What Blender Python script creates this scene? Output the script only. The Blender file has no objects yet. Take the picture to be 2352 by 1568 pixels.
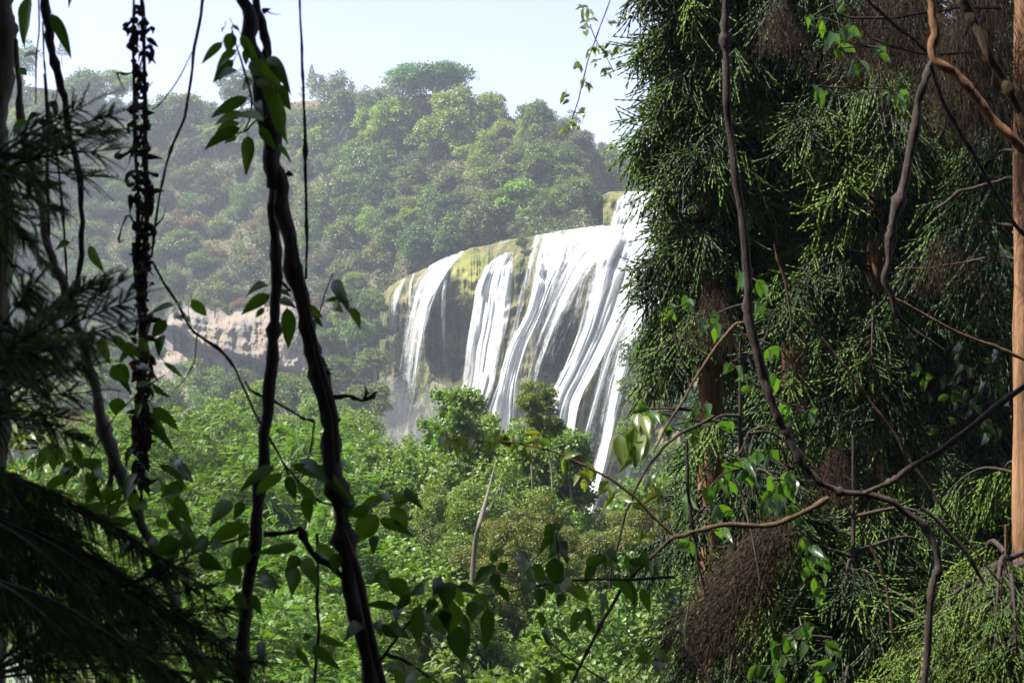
import bpy, math, random
import numpy as np
from mathutils import Vector

rng = np.random.default_rng(7)
random.seed(7)
S = bpy.context.scene
C = S.collection
R = math.radians
K = 36.0 / 2352 / 50.0           # metres per photo pixel (2352 wide) at one metre

# ------------------------------------------------------------------ camera, sky, sun, exposure
cam_d = bpy.data.cameras.new("camera"); cam = bpy.data.objects.new("camera", cam_d); C.objects.link(cam)
cam_d.lens = 50; cam_d.sensor_width = 36; cam_d.clip_end = 6000; cam_d.clip_start = 0.05
cam.location = (0, 0, 0); cam.rotation_euler = (R(90), 0, 0)
cam_d.dof.use_dof = True; cam_d.dof.focus_distance = 45; cam_d.dof.aperture_fstop = 11
S.camera = cam
SUN = Vector((-0.62, -0.06, 1.0)).normalized()        # towards the sun
w = bpy.data.worlds.new("World"); S.world = w; w.use_nodes = True
nt = w.node_tree; nt.nodes.clear()
sky = nt.nodes.new('ShaderNodeTexSky'); sky.sky_type = 'NISHITA'; sky.sun_disc = False
sky.sun_elevation = math.asin(SUN.z); sky.sun_rotation = math.atan2(SUN.x, SUN.y)
sky.air_density = 1.0; sky.dust_density = 2.0; sky.ozone_density = 1.0; sky.altitude = 600
bg = nt.nodes.new('ShaderNodeBackground'); bg.inputs[1].default_value = 0.082
wo = nt.nodes.new('ShaderNodeOutputWorld')
hsv = nt.nodes.new('ShaderNodeHueSaturation'); hsv.inputs['Saturation'].default_value = .8; hsv.inputs['Hue'].default_value = .53
nt.links.new(sky.outputs[0], hsv.inputs['Color']); nt.links.new(hsv.outputs[0], bg.inputs[0]); nt.links.new(bg.outputs[0], wo.inputs[0])
sd = bpy.data.lights.new("sun", 'SUN'); sd.energy = 4.0; sd.angle = R(0.6); sd.color = (1.0, 0.955, 0.88)
so = bpy.data.objects.new("sun", sd); C.objects.link(so); so.rotation_euler = SUN.to_track_quat('Z', 'Y').to_euler()
S.view_settings.view_transform = 'Standard'; S.view_settings.look = 'None'
S.view_settings.exposure = 1.8; S.view_settings.gamma = 1.0
cy = S.cycles
cy.max_bounces = 6; cy.diffuse_bounces = 3; cy.glossy_bounces = 2; cy.transmission_bounces = 3
cy.transparent_max_bounces = 16; cy.volume_bounces = 0; cy.use_denoising = True
cy.caustics_reflective = False; cy.caustics_refractive = False

# ------------------------------------------------------------------ helpers
def P(px, py, Y): return np.array([(px - 1176) * K * Y, Y, (784 - py) * K * Y])

def PA(px, py, Y):
    px, py, Y = np.broadcast_arrays(np.asarray(px, float), np.asarray(py, float), np.asarray(Y, float))
    return np.stack([(px - 1176) * K * Y, Y, (784 - py) * K * Y], -1)

def unit(v): return v / np.maximum(np.linalg.norm(v, axis=-1, keepdims=True), 1e-9)

class MB:
    def __init__(s): s.v = []; s.f3 = []; s.f4 = []; s.t = []; s.n = 0
    def add(s, v, f, t=0.5):
        v = np.asarray(v, float).reshape(-1, 3); f = np.asarray(f, int) + s.n
        s.v.append(v); s.t.append(np.broadcast_to(np.asarray(t, float), (len(v),)))
        (s.f3 if f.shape[1] == 3 else s.f4).append(f); s.n += len(v)
    def mesh(s, name, mat, smooth=True):
        me = bpy.data.meshes.new(name)
        v = np.concatenate(s.v); t = np.concatenate(s.t)
        f3 = np.concatenate(s.f3) if s.f3 else np.zeros((0, 3), int)
        f4 = np.concatenate(s.f4) if s.f4 else np.zeros((0, 4), int)
        me.vertices.add(len(v)); me.vertices.foreach_set('co', v.astype(np.float32).ravel())
        loops = np.concatenate([f3.ravel(), f4.ravel()]).astype(np.int32)
        me.loops.add(len(loops)); me.loops.foreach_set('vertex_index', loops)
        npoly = len(f3) + len(f4); me.polygons.add(npoly)
        st = np.concatenate([np.arange(len(f3)) * 3, len(f3) * 3 + np.arange(len(f4)) * 4]).astype(np.int32)
        me.polygons.foreach_set('loop_start', st)
        me.update(calc_edges=True)
        me.polygons.foreach_set('use_smooth', np.full(npoly, smooth, bool))
        a = me.attributes.new('t', 'FLOAT', 'POINT'); a.data.foreach_set('value', t.astype(np.float32))
        me.materials.append(mat); me.update()
        return me

def obj(name, mb, mat, parent=None, smooth=True, color=None):
    me = mb.mesh(name, mat, smooth) if isinstance(mb, MB) else mb
    o = bpy.data.objects.new(name, me); C.objects.link(o)
    if parent: o.parent = parent
    if color is not None: o.color = (*color, 1)
    return o
def tag(o, label, cat, group=None, kind=None):
    o['label'] = label
    if cat: o['category'] = cat
    if group: o['group'] = group
    if kind: o['kind'] = kind
    return o
def thing(name, label, cat, loc=(0, 0, 0), group=None):
    o = bpy.data.objects.new(name, None); C.objects.link(o); o.location = loc
    o.empty_display_size = 0.2
    return tag(o, label, cat, group)
def struct(name, mb, mat, label=None, smooth=True):
    o = obj(name, mb, mat, None, smooth); o['kind'] = 'structure'
    if label: o['label'] = label
    return o

def catmull(pts, n):
    pts = np.asarray(pts, float)
    if len(pts) == 2: return pts[0] + (pts[1] - pts[0]) * np.linspace(0, 1, n)[:, None]
    p = np.vstack([2 * pts[0] - pts[1], pts, 2 * pts[-1] - pts[-2]])
    u = np.linspace(0, len(pts) - 1 - 1e-9, n); i = u.astype(int); f = (u - i)[:, None]
    a, b, c, d = p[i], p[i + 1], p[i + 2], p[i + 3]
    return 0.5 * (2 * b + (c - a) * f + (2 * a - 5 * b + 4 * c - d) * f ** 2 + (3 * b - a - 3 * c + d) * f ** 3)

def tube(mb, pts, rad, sides=8, n=None, rough=0.0, t=0.5, r=rng):
    """tapered tube along a smooth curve; pts (N,3), rad scalar / list"""
    n = n or max(4, len(pts) * 5)
    c = catmull(pts, n); rad = np.interp(np.linspace(0, 1, n), np.linspace(0, 1, len(np.atleast_1d(rad))), np.atleast_1d(rad))
    tg = unit(np.gradient(c, axis=0)); ref = np.array([0.3, 1.0, 0.21]) if abs(tg[0][1]) < 0.8 else np.array([0, 0.1, 1.0])
    s = unit(np.cross(tg, ref)); q = np.cross(tg, s)
    a = np.linspace(0, 2 * np.pi, sides, endpoint=False)
    rr = rad[:, None] * (1 + rough * r.normal(0, 1, (n, sides)) * .5 + rough * r.normal(0, 1, (n, 1)))
    v = c[:, None, :] + rr[..., None] * (np.cos(a)[None, :, None] * s[:, None, :] + np.sin(a)[None, :, None] * q[:, None, :])
    i = np.arange(n - 1)[:, None] * sides; j = np.arange(sides)[None, :]; jn = (j + 1) % sides
    f = np.stack([i + j, i + jn, i + sides + jn, i + sides + j], -1).reshape(-1, 4)
    v = v.reshape(-1, 3); mb.add(v, f, t)
    e = np.vstack([c[0] - tg[0] * rad[0] * .3, c[-1] + tg[-1] * rad[-1] * .5])
    base = (n - 1) * sides
    fe = np.vstack([np.stack([np.full(sides, 1), 2 + (np.arange(sides)), 2 + (np.arange(sides) + 1) % sides], -1)])
    vv = np.vstack([e, v[base:base + sides]]); mb.add(vv, fe, t)
    return c

def leaves(mb, c, d, nrm, L, W, t, fold=0.12):
    """many small folded leaves: base point c, tip direction d, face normal nrm"""
    d = unit(d); s = unit(np.cross(d, nrm)); n2 = np.cross(s, d)
    L = np.broadcast_to(L, (len(c),))[:, None]; W = np.broadcast_to(W, (len(c),))[:, None]
    v = np.stack([c, c + d * L * .42 + s * W * .5 + n2 * W * fold, c + d * L - n2 * L * .12, c + d * L * .42 - s * W * .5 + n2 * W * fold], 1)
    b = np.arange(len(c))[:, None] * 4
    f = np.concatenate([b + np.array([[0, 1, 2]]), b + np.array([[0, 2, 3]])])
    mb.add(v.reshape(-1, 3), f, np.repeat(np.broadcast_to(t, (len(c),)), 4))

def blade(mb, p0, p1, width, roll=0.0, bend=0.15, t=0.5, view=np.array([0, -1, 0.0])):
    """one large broad leaf with midrib fold, curved edge and drooping tip"""
    p0, p1 = np.asarray(p0, float), np.asarray(p1, float); ax = p1 - p0; L = np.linalg.norm(ax); ax = ax / L
    s = np.cross(ax, view); s /= max(np.linalg.norm(s), 1e-6); nn = np.cross(s, ax)
    cs, sn = math.cos(roll), math.sin(roll); s, nn = s * cs + nn * sn, nn * cs - s * sn
    m = 11; u = np.linspace(0, 1, m); wd = width * .5 * np.sin(np.pi * u ** 0.72) ** 0.85 * (1.08 - 0.4 * u); wd[-1] = 0; wd[0] = width * .02
    dn = np.array([0, 0, -1.0]); sag = (dn - ax * (dn @ ax)); sag = -sag if abs(sag[2]) > 1e-6 else nn
    mid = p0 + ax * (u * L)[:, None] + sag * (bend * L * 4 * u * (1 - u))[:, None] + nn * (0.05 * L * np.sin(u * 3))[:, None]
    cols = [-1, -.55, 0, .55, 1]
    wav = np.sin(u * 11 + rng.uniform(0, 6)) * width * .035
    v = np.stack([mid + s * (wd * k)[:, None] + nn * (abs(k) * wd * .32 + abs(k) * wav)[:, None] for k in cols], 1)
    i = np.arange(m - 1)[:, None] * 5; j = np.arange(4)[None, :]
    f = np.stack([i + j, i + j + 1, i + 6 + j, i + 5 + j], -1).reshape(-1, 4)
    tt = np.tile([t, t, t + .12, t, t], m)
    mb.add(v.reshape(-1, 3), f, tt)

# value noise used for shaping rock and hills
_g = np.random.default_rng(3).random((64, 64))
def vnoise(x, y, sc=1.0):
    x = np.asarray(x, float) / sc; y = np.asarray(y, float) / sc
    xi = np.floor(x).astype(int); yi = np.floor(y).astype(int); fx = x - xi; fy = y - yi
    fx = fx * fx * (3 - 2 * fx); fy = fy * fy * (3 - 2 * fy)
    a = _g[xi % 64, yi % 64]; b = _g[(xi + 1) % 64, yi % 64]; c = _g[xi % 64, (yi + 1) % 64]; d = _g[(xi + 1) % 64, (yi + 1) % 64]
    return (a * (1 - fx) + b * fx) * (1 - fy) + (c * (1 - fx) + d * fx) * fy - .5
def fbm(x, y, sc, o=4):
    return sum(vnoise(x + 17 * i, y + 31 * i, sc / 2 ** i) / 2 ** i for i in range(o))

# ------------------------------------------------------------------ materials
def newmat(name):
    m = bpy.data.materials.new(name); m.use_nodes = True; n = m.node_tree; n.nodes.clear()
    o = n.nodes.new('ShaderNodeOutputMaterial'); return m, n, o
def N(n, typ, **kw):
    x = n.nodes.new(typ)
    for k, v in kw.items(): setattr(x, k, v)
    return x
def ramp(n, stops, interp='LINEAR'):
    r = n.nodes.new('ShaderNodeValToRGB'); r.color_ramp.interpolation = interp
    e = r.color_ramp.elements
    while len(e) < len(stops): e.new(0.5)
    for x, (p, c) in zip(e, stops): x.position = p; x.color = (*c, 1)
    return r

def mat_leaf(name, dark, light, trans=0.35, rough=0.45, use_obj=False, spec=0.5, tcol=None):
    """leaf colour varies leaf by leaf with the attribute t; transmits light"""
    m, n, o = newmat(name); L = n.links
    at = N(n, 'ShaderNodeAttribute', attribute_name='t')
    cr = ramp(n, [(0.0, dark), (1.0, light)]); L.new(at.outputs['Fac'], cr.inputs[0]); col = cr.outputs[0]
    if use_obj:
        oi = N(n, 'ShaderNodeObjectInfo'); mx = N(n, 'ShaderNodeMix', data_type='RGBA', blend_type='MULTIPLY')
        mx.inputs[0].default_value = 1; L.new(col, mx.inputs[6]); L.new(oi.outputs['Color'], mx.inputs[7]); col = mx.outputs[2]
    b = N(n, 'ShaderNodeBsdfPrincipled'); b.inputs['Roughness'].default_value = rough
    b.inputs['Specular IOR Level'].default_value = spec; L.new(col, b.inputs['Base Color'])
    t = N(n, 'ShaderNodeBsdfTranslucent'); hs = N(n, 'ShaderNodeMix', data_type='RGBA', blend_type='MULTIPLY'); hs.inputs[0].default_value = 1
    L.new(col, hs.inputs[6]); hs.inputs[7].default_value = (*(tcol or (1.5, 1.6, 0.5)), 1); L.new(hs.outputs[2], t.inputs[0])
    ms = N(n, 'ShaderNodeMixShader'); ms.inputs[0].default_value = trans
    L.new(b.outputs[0], ms.inputs[1]); L.new(t.outputs[0], ms.inputs[2]); L.new(ms.outputs[0], o.inputs[0])
    return m

def add_blemish(m, amount=.35, scale=60, spot=(.09, .06, .02)):
    n = m.node_tree; L = n.links; cr = [x for x in n.nodes if x.bl_idname == 'ShaderNodeValToRGB'][0]
    tc = N(n, 'ShaderNodeTexCoord'); no = N(n, 'ShaderNodeTexNoise'); no.inputs['Scale'].default_value = scale; no.inputs['Detail'].default_value = 6; L.new(tc.outputs['Object'], no.inputs[0])
    mr = N(n, 'ShaderNodeMapRange'); mr.inputs[1].default_value = .6; mr.inputs[2].default_value = .72; mr.inputs[4].default_value = amount; L.new(no.outputs[0], mr.inputs[0])
    mx = N(n, 'ShaderNodeMix', data_type='RGBA'); mx.inputs[7].default_value = (*spot, 1); tg = [l.to_socket for l in cr.outputs[0].links]; L.new(mr.outputs[0], mx.inputs[0]); L.new(cr.outputs[0], mx.inputs[6])
    for q in tg: L.new(mx.outputs[2], q)
def mat_bark(name, c1, c2, scale=20, stretch=0.15, rough=0.85, bump=0.5):
    m, n, o = newmat(name); L = n.links
    tc = N(n, 'ShaderNodeTexCoord'); mp = N(n, 'ShaderNodeMapping'); mp.inputs['Scale'].default_value = (1, 1, stretch)
    L.new(tc.outputs['Object'], mp.inputs[0])
    no = N(n, 'ShaderNodeTexNoise'); no.inputs['Scale'].default_value = scale; no.inputs['Detail'].default_value = 8; no.inputs['Roughness'].default_value = .7
    L.new(mp.outputs[0], no.inputs[0])
    cr = ramp(n, [(0.32, c1), (0.68, c2)]); L.new(no.outputs[0], cr.inputs[0])
    b = N(n, 'ShaderNodeBsdfPrincipled'); b.inputs['Roughness'].default_value = rough; L.new(cr.outputs[0], b.inputs['Base Color'])
    b.inputs['Specular IOR Level'].default_value = 0.25
    bp = N(n, 'ShaderNodeBump'); bp.inputs['Strength'].default_value = bump; bp.inputs['Distance'].default_value = 0.02
    L.new(no.outputs[0], bp.inputs['Height']); L.new(bp.outputs[0], b.inputs['Normal']); L.new(b.outputs[0], o.inputs[0])
    return m

def mat_multi(name, stops, scale=0.1, stretch=(1, 1, 1), rough=0.9, bump=0.6, dist=0.5, det=9, attr=False, stops2=None):
    m, n, o = newmat(name); L = n.links
    tc = N(n, 'ShaderNodeTexCoord'); mp = N(n, 'ShaderNodeMapping'); mp.inputs['Scale'].default_value = stretch
    L.new(tc.outputs['Object'], mp.inputs[0])
    no = N(n, 'ShaderNodeTexNoise'); no.inputs['Scale'].default_value = scale; no.inputs['Detail'].default_value = det; no.inputs['Roughness'].default_value = .68
    L.new(mp.outputs[0], no.inputs[0])
    cr = ramp(n, stops); L.new(no.outputs[0], cr.inputs[0]); col = cr.outputs[0]
    if stops2:
        at = N(n, 'ShaderNodeAttribute', attribute_name='t'); c2 = ramp(n, stops2); L.new(no.outputs[0], c2.inputs[0])
        n3 = N(n, 'ShaderNodeTexNoise'); n3.inputs['Scale'].default_value = scale * 2.3; n3.inputs['Detail'].default_value = 5; L.new(mp.outputs[0], n3.inputs[0])
        ad = N(n, 'ShaderNodeMath', operation='MULTIPLY_ADD'); L.new(n3.outputs[0], ad.inputs[0]); ad.inputs[1].default_value = .9; L.new(at.outputs['Fac'], ad.inputs[2])
        mr = N(n, 'ShaderNodeMapRange'); mr.inputs[1].default_value = .75; mr.inputs[2].default_value = 1.15; L.new(ad.outputs[0], mr.inputs[0])
        mx = N(n, 'ShaderNodeMix', data_type='RGBA'); L.new(mr.outputs[0], mx.inputs[0]); L.new(col, mx.inputs[6]); L.new(c2.outputs[0], mx.inputs[7]); col = mx.outputs[2]
    b = N(n, 'ShaderNodeBsdfPrincipled'); b.inputs['Roughness'].default_value = rough; L.new(col, b.inputs['Base Color'])
    b.inputs['Specular IOR Level'].default_value = 0.2
    bp = N(n, 'ShaderNodeBump'); bp.inputs['Strength'].default_value = bump; bp.inputs['Distance'].default_value = dist
    L.new(no.outputs[0], bp.inputs['Height']); L.new(bp.outputs[0], b.inputs['Normal']); L.new(b.outputs[0], o.inputs[0])
    return m

# water: white foam strands running with the flow; attribute t = how solid the sheet is here, UV-like attribute fu/fv along the flow
def mat_fall(name):
    m, n, o = newmat(name); L = n.links
    at = N(n, 'ShaderNodeAttribute', attribute_name='t'); fl = N(n, 'ShaderNodeAttribute', attribute_name='flow')
    def noise(sx, sy, det, rough=.6):
        mp = N(n, 'ShaderNodeMapping'); mp.inputs['Scale'].default_value = (sx, sy, 1); L.new(fl.outputs['Vector'], mp.inputs[0])
        no = N(n, 'ShaderNodeTexNoise'); no.inputs['Scale'].default_value = 1; no.inputs['Detail'].default_value = det; no.inputs['Roughness'].default_value = rough
        L.new(mp.outputs[0], no.inputs[0]); return no.outputs[0]
    a = noise(.75, .02, 4, .65); b2 = noise(2.2, .4, 6, .8)
    ad = N(n, 'ShaderNodeMath', operation='MULTIPLY_ADD'); L.new(b2, ad.inputs[0]); ad.inputs[1].default_value = 0.55; L.new(a, ad.inputs[2])   # mean .775
    ad2 = N(n, 'ShaderNodeMath', operation='ADD'); c3 = noise(4.5, 2.2, 4, .8); ac = N(n, 'ShaderNodeMath', operation='MULTIPLY_ADD'); L.new(c3, ac.inputs[0]); ac.inputs[1].default_value = .28; L.new(ad.outputs[0], ac.inputs[2]); L.new(ac.outputs[0], ad2.inputs[0]); L.new(at.outputs['Fac'], ad2.inputs[1])
    mr = N(n, 'ShaderNodeMapRange'); mr.interpolation_type = 'SMOOTHSTEP'; mr.inputs[1].default_value = 1.05; mr.inputs[2].default_value = 1.48; L.new(ad2.outputs[0], mr.inputs[0])
    cr = ramp(n, [(0.55, (0.4, 0.43, 0.44)), (0.74, (0.66, 0.67, 0.67)), (.92, (0.86, 0.86, 0.86))]); L.new(ad.outputs[0], cr.inputs[0])  # blue-grey low end paints the shaded streaks between the white strands
    p = N(n, 'ShaderNodeBsdfPrincipled'); L.new(cr.outputs[0], p.inputs['Base Color']); p.inputs['Roughness'].default_value = .6
    p.inputs['Specular IOR Level'].default_value = .3
    bp = N(n, 'ShaderNodeBump'); bp.inputs['Strength'].default_value = .6; bp.inputs['Distance'].default_value = .5; L.new(ad.outputs[0], bp.inputs['Height']); L.new(bp.outputs[0], p.inputs['Normal'])
    tl = N(n, 'ShaderNodeBsdfTranslucent'); tl.inputs[0].default_value = (.6, .64, .68, 1)
    m1 = N(n, 'ShaderNodeMixShader'); m1.inputs[0].default_value = .35; L.new(p.outputs[0], m1.inputs[1]); L.new(tl.outputs[0], m1.inputs[2])
    tr = N(n, 'ShaderNodeBsdfTransparent'); ms = N(n, 'ShaderNodeMixShader'); L.new(mr.outputs[0], ms.inputs[0]); L.new(tr.outputs[0], ms.inputs[1]); L.new(m1.outputs[0], ms.inputs[2])
    L.new(ms.outputs[0], o.inputs[0]); return m

M = {}
M['tree'] = mat_leaf('tree_leaf', (.55, .55, .6), (1.35, 1.3, 1.0), .3, .5, True, .35)
M['mid'] = mat_leaf('canopy_leaf', (.6, .62, .65), (1.45, 1.35, .95), .38, .46, True, .45)
M['near'] = mat_leaf('vine_leaf', (.022, .06, .012), (.075, .14, .022), .45, .36, False, .5, (1.3, 1.55, .4))
M['pale'] = mat_leaf('pale_leaf', (.05, .11, .03), (.2, .22, .06), .42, .3, False, .6)
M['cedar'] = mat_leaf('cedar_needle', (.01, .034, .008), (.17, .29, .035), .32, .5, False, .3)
M['cedar_dark'] = mat_leaf('fir_shaded_cedar_needle', (.015, .042, .012), (.08, .14, .03), .12, .6, False, .3)  # fir needles; on the deep cedars this darker green stands in for shade
add_blemish(M['near']); add_blemish(M['pale'], .5, 40, (.2, .13, .03))
M['fresh'] = mat_leaf('sunlit_needle', (.06, .13, .02), (.26, .36, .05), .3, .5, False, .3)  # cedar needles in a lighter green: sunlight is put into this colour
M['dead'] = mat_leaf('dead_leaf', (.015, .01, .007), (.075, .045, .028), .1, .8, False, .2)
M['vine'] = mat_bark('vine_bark', (.018, .013, .011), (.075, .055, .048), 60, .2)
M['twig'] = mat_bark('twig_bark', (.04, .025, .015), (.14, .085, .045), 60, .3)
M['red'] = mat_bark('cedar_bark', (.06, .028, .016), (.36, .19, .1), 26, .06, bump=.9)
M['orange'] = mat_bark('orange_bark', (.09, .045, .025), (.42, .23, .12), 14, .12, bump=1.2)
M['grey'] = mat_bark('grey_bark', (.05, .045, .035), (.2, .17, .13), 22, .08)
M['farbark'] = mat_bark('pale_bark', (.1, .085, .065), (.3, .26, .2), 3, .3)
M['soil'] = mat_multi('forest_soil', [(.3, (.02, .018, .01)), (.6, (.05, .045, .02)), (.75, (.04, .07, .02))], .5)
M['slope'] = mat_multi('scrubby_slope', [(.3, (.035, .05, .02)), (.48, (.09, .085, .04)), (.6, (.15, .11, .065)), (.72, (.07, .1, .035))], .09, rough=1)
M['cliff'] = mat_multi('limestone', [(.32, (.05, .05, .045)), (.43, (.13, .12, .105)), (.54, (.2, .17, .135)), (.64, (.24, .18, .13)), (.75, (.18, .18, .18))], .16, (1, 1, .7), bump=1, dist=1.0)
M['tufa'] = mat_multi('travertine', [(.3, (.02, .03, .012)), (.45, (.07, .085, .028)), (.55, (.14, .12, .05)), (.7, (.24, .18, .09))], .5, (1, 1, .22), bump=1, dist=.8,
                      stops2=[(.3, (.05, .07, .012)), (.5, (.17, .18, .035)), (.7, (.36, .29, .1))])
M['fall'] = mat_fall('falling_water')
M['river'] = mat_multi('river_water', [(.3, (.12, .15, .1)), (.7, (.3, .32, .26))], .3, rough=.15)

# ------------------------------------------------------------------ ground
def gz(x, y):
    """height of the slope the viewer stands on, falling away to the gorge floor"""
    z = np.interp(y, [-120, -50, -30, -6, 0, 4, 10, 25, 60, 120, 260, 900], [48, 40, 26, 1.0, -1.65, -3.4, -7.5, -17, -27, -37, -42, -42])
    return z + fbm(x, y, 14, 3) * np.clip(np.abs(y) / 10, 0.15, 2.2)
xs = np.concatenate([np.linspace(-600, -90, 20), np.linspace(-84, 84, 150), np.linspace(90, 600, 20)])
ys = np.concatenate([np.linspace(-220, -130, 6), np.linspace(-120, 60, 120), np.linspace(63, 420, 60), np.linspace(450, 1100, 12)])
gx, gy = np.meshgrid(xs, ys, indexing='ij'); gzv = gz(gx, gy)
def grid(mb, V, t=0.5):
    a, b = V.shape[:2]; i = np.arange(a - 1)[:, None] * b; j = np.arange(b - 1)[None, :]
    f = np.stack([i + j, i + b + j, i + b + j + 1, i + j + 1], -1).reshape(-1, 4)
    mb.add(V.reshape(-1, 3), f, np.asarray(t).ravel() if np.ndim(t) else t)
mb = MB(); grid(mb, np.stack([gx, gy, gzv], -1)); struct('ground', mb, M['soil'], 'dark forest soil falling away into the gorge')

# far wooded hill: columns px -> crest (yc, Dc), foot (yb, Db)
HX = [-500, 0, 150, 300, 430, 560, 700, 850, 1000, 1150, 1250, 1340, 1420, 1600, 2600]
HYC = [180, 190, 210, 248, 262, 250, 232, 235, 215, 265, 290, 310, 385, 400, 380]
HDC = [330, 330, 335, 340, 340, 338, 330, 312, 296, 282, 276, 272, 330, 330, 300]
HYB = [950, 950, 950, 950, 950, 950, 950, 950, 700, 640, 600, 560, 530, 530, 540]
HDB = [240, 250, 258, 262, 264, 264, 262, 252, 250, 236, 226, 222, 250, 240, 230]
def hill(px, py):
    yc, dc, yb, db = (np.interp(px, HX, a) for a in (HYC, HDC, HYB, HDB))
    f = (py - yc) / (yb - yc)
    d = dc + (db - dc) * np.clip(f, 0, 1.0) ** 0.9 - np.clip(f - 1, 0, 9) * 4
    return d + fbm(px, py, 120, 4) * 14 * np.clip(f * 3, 0.2, 1)
px = np.linspace(-500, 2600, 380); f = np.concatenate([np.linspace(0, 1.0, 110), np.linspace(1.02, 1.9, 16)])
PX, Fv = np.meshgrid(px, f, indexing='ij')
yc = np.interp(PX, HX, HYC); yb = np.interp(PX, HX, HYB); PY = yc + Fv * (yb - yc)
V = PA(PX, PY, hill(PX, PY))
top = V[:, :1].copy(); back = np.concatenate([top + np.array([0, k, h]) for k, h in ((560, -60), (250, -20), (60, -3))], 1)
mb = MB(); grid(mb, np.concatenate([back, V], 1)); struct('hill', mb, M['slope'], 'scrubby wooded hillside behind the falls')

# limestone cliff band low on the left hillside, with an undercut
px = np.linspace(330, 760, 260); py = np.linspace(655, 960, 190); PX, PY = np.meshgrid(px, py, indexing='ij')
edge = np.interp(PX, [330, 420, 470, 560, 640, 700, 760], [740, 760, 800, 822, 845, 862, 880])
Dc = hill(PX, PY) * 0 + np.interp(PX, [330, 760], [258, 246]) + (860 - PY) * .05
st = (PY + .16 * (PX - 300) * -1 + 20 * fbm(PX, PY, 90, 2))
Dc = Dc + fbm(PX, PY, 60, 5) * 3.6 + .6 * np.abs(((st / 22) % 1) - .5) + .9 * np.abs(((st / 61) % 1) - .5) + 1.2 * fbm(PX * 1.0, PY * .5, 14, 3) + 1.5 * vnoise(PX, PY * .15, 9)
Dc = Dc + 11 / (1 + np.exp(-(PY - edge) / 2.0)) - 6 / (1 + np.exp(-(PY - edge - 60) / 8.0))
Dc = Dc + 22 * np.exp(-(PX - 330) / 22.) + 22 * np.exp((PX - 760) / 22.) + 25 / (1 + np.exp((PY - np.interp(PX, [330, 450, 520, 600, 700, 760], [735, 700, 722, 700, 695, 705])) / 7.0))
mb = MB(); grid(mb, PA(PX, PY, Dc)); struct('cliff', mb, M['cliff'], 'pale limestone cliff band with a dark undercut', smooth=False)
# ------------------------------------------------------------------ waterfall
LX = [860, 905, 935, 975, 1010, 1060, 1100, 1170, 1240, 1300, 1360, 1430, 1480, 1560, 1640, 1760]
LY = [690, 650, 634, 616, 600, 577, 566, 551, 541, 529, 521, 517, 516, 520, 530, 545]
def lip(px): return np.interp(px, LX, LY) + 2.6 * vnoise(px, 5.3, 8) + 4 * vnoise(px, 9.1, 33)
def rockD(px, py):
    q = py - lip(px); d = 238 - .085 * (px - 905) - .02 * q
    d = d + 10 * np.exp(-np.clip(q, 0, 999) / 22.)
    c = px + .38 * q                                       # ridges lean down to the left, as the streams do on the right
    lean = np.clip((px - 1100) / 250, 0, 1)
    c = px * (1 - lean) + c * lean
    d = d + 5.0 * vnoise(c, 7, 46) + 2.4 * vnoise(c, 3 + q * .01, 17) + 3 * fbm(px, py, 70, 4)
    d = d + 2.4 * np.abs(vnoise(c * .8, py * .9, 26)) - 1.2 * np.abs(((py + .35 * c + 22 * vnoise(c, py, 50)) / 34) % 1 - .5) + 1.1 * vnoise(c, 11 + q * .03, 7) + .7 * vnoise(c, q * .08, 3.2)
    def hole(cx, cy, rx, ry, dep, s=7):
        r = np.sqrt(((px - cx) / rx) ** 2 + ((py - cy) / ry) ** 2); return dep / (1 + np.exp((r - 1) * s))
    d = d + hole(1045, 790, 62, 100, 10, 14) + hole(925, 830, 36, 150, 5) + hole(1295, 800, 42, 85, 6, 9) - hole(1235, 700, 16, 120, 3.0) - hole(925, 985, 50, 60, 6)
    return d
px = np.linspace(868, 1700, 560); q = np.concatenate([np.linspace(0, 1, 330) ** 1.15])
PX, Q = np.meshgrid(px, q, indexing='ij'); PY = lip(PX) + Q * (1290 - lip(PX)); Q2 = PY - lip(PX)
D = rockD(PX, PY)
Dl = D + 30 * np.exp(-(PX - 868) / 9.)
mossn = fbm(PX, PY, 60, 3)
moss = .55 * np.exp(-((PX - 1085) / 75) ** 2 - ((PY - 630) / 62) ** 2) * 1.3 + .3 * np.exp(-Q2 / 30.) + .3 * np.exp(-((PX - .0 - 1400 + .38 * Q2) / 30) ** 2) + .5 * mossn - .02
V = PA(PX, PY, Dl); rear = V[:, :1] + np.array([0, 40, 0.0])
mb = MB(); grid(mb, np.concatenate([rear, V], 1), np.concatenate([moss[:, :1], moss], 1)); cliff = struct('travertine_cliff', mb, M['tufa'], 'brown and mossy yellow travertine cliff under the falls')

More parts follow.
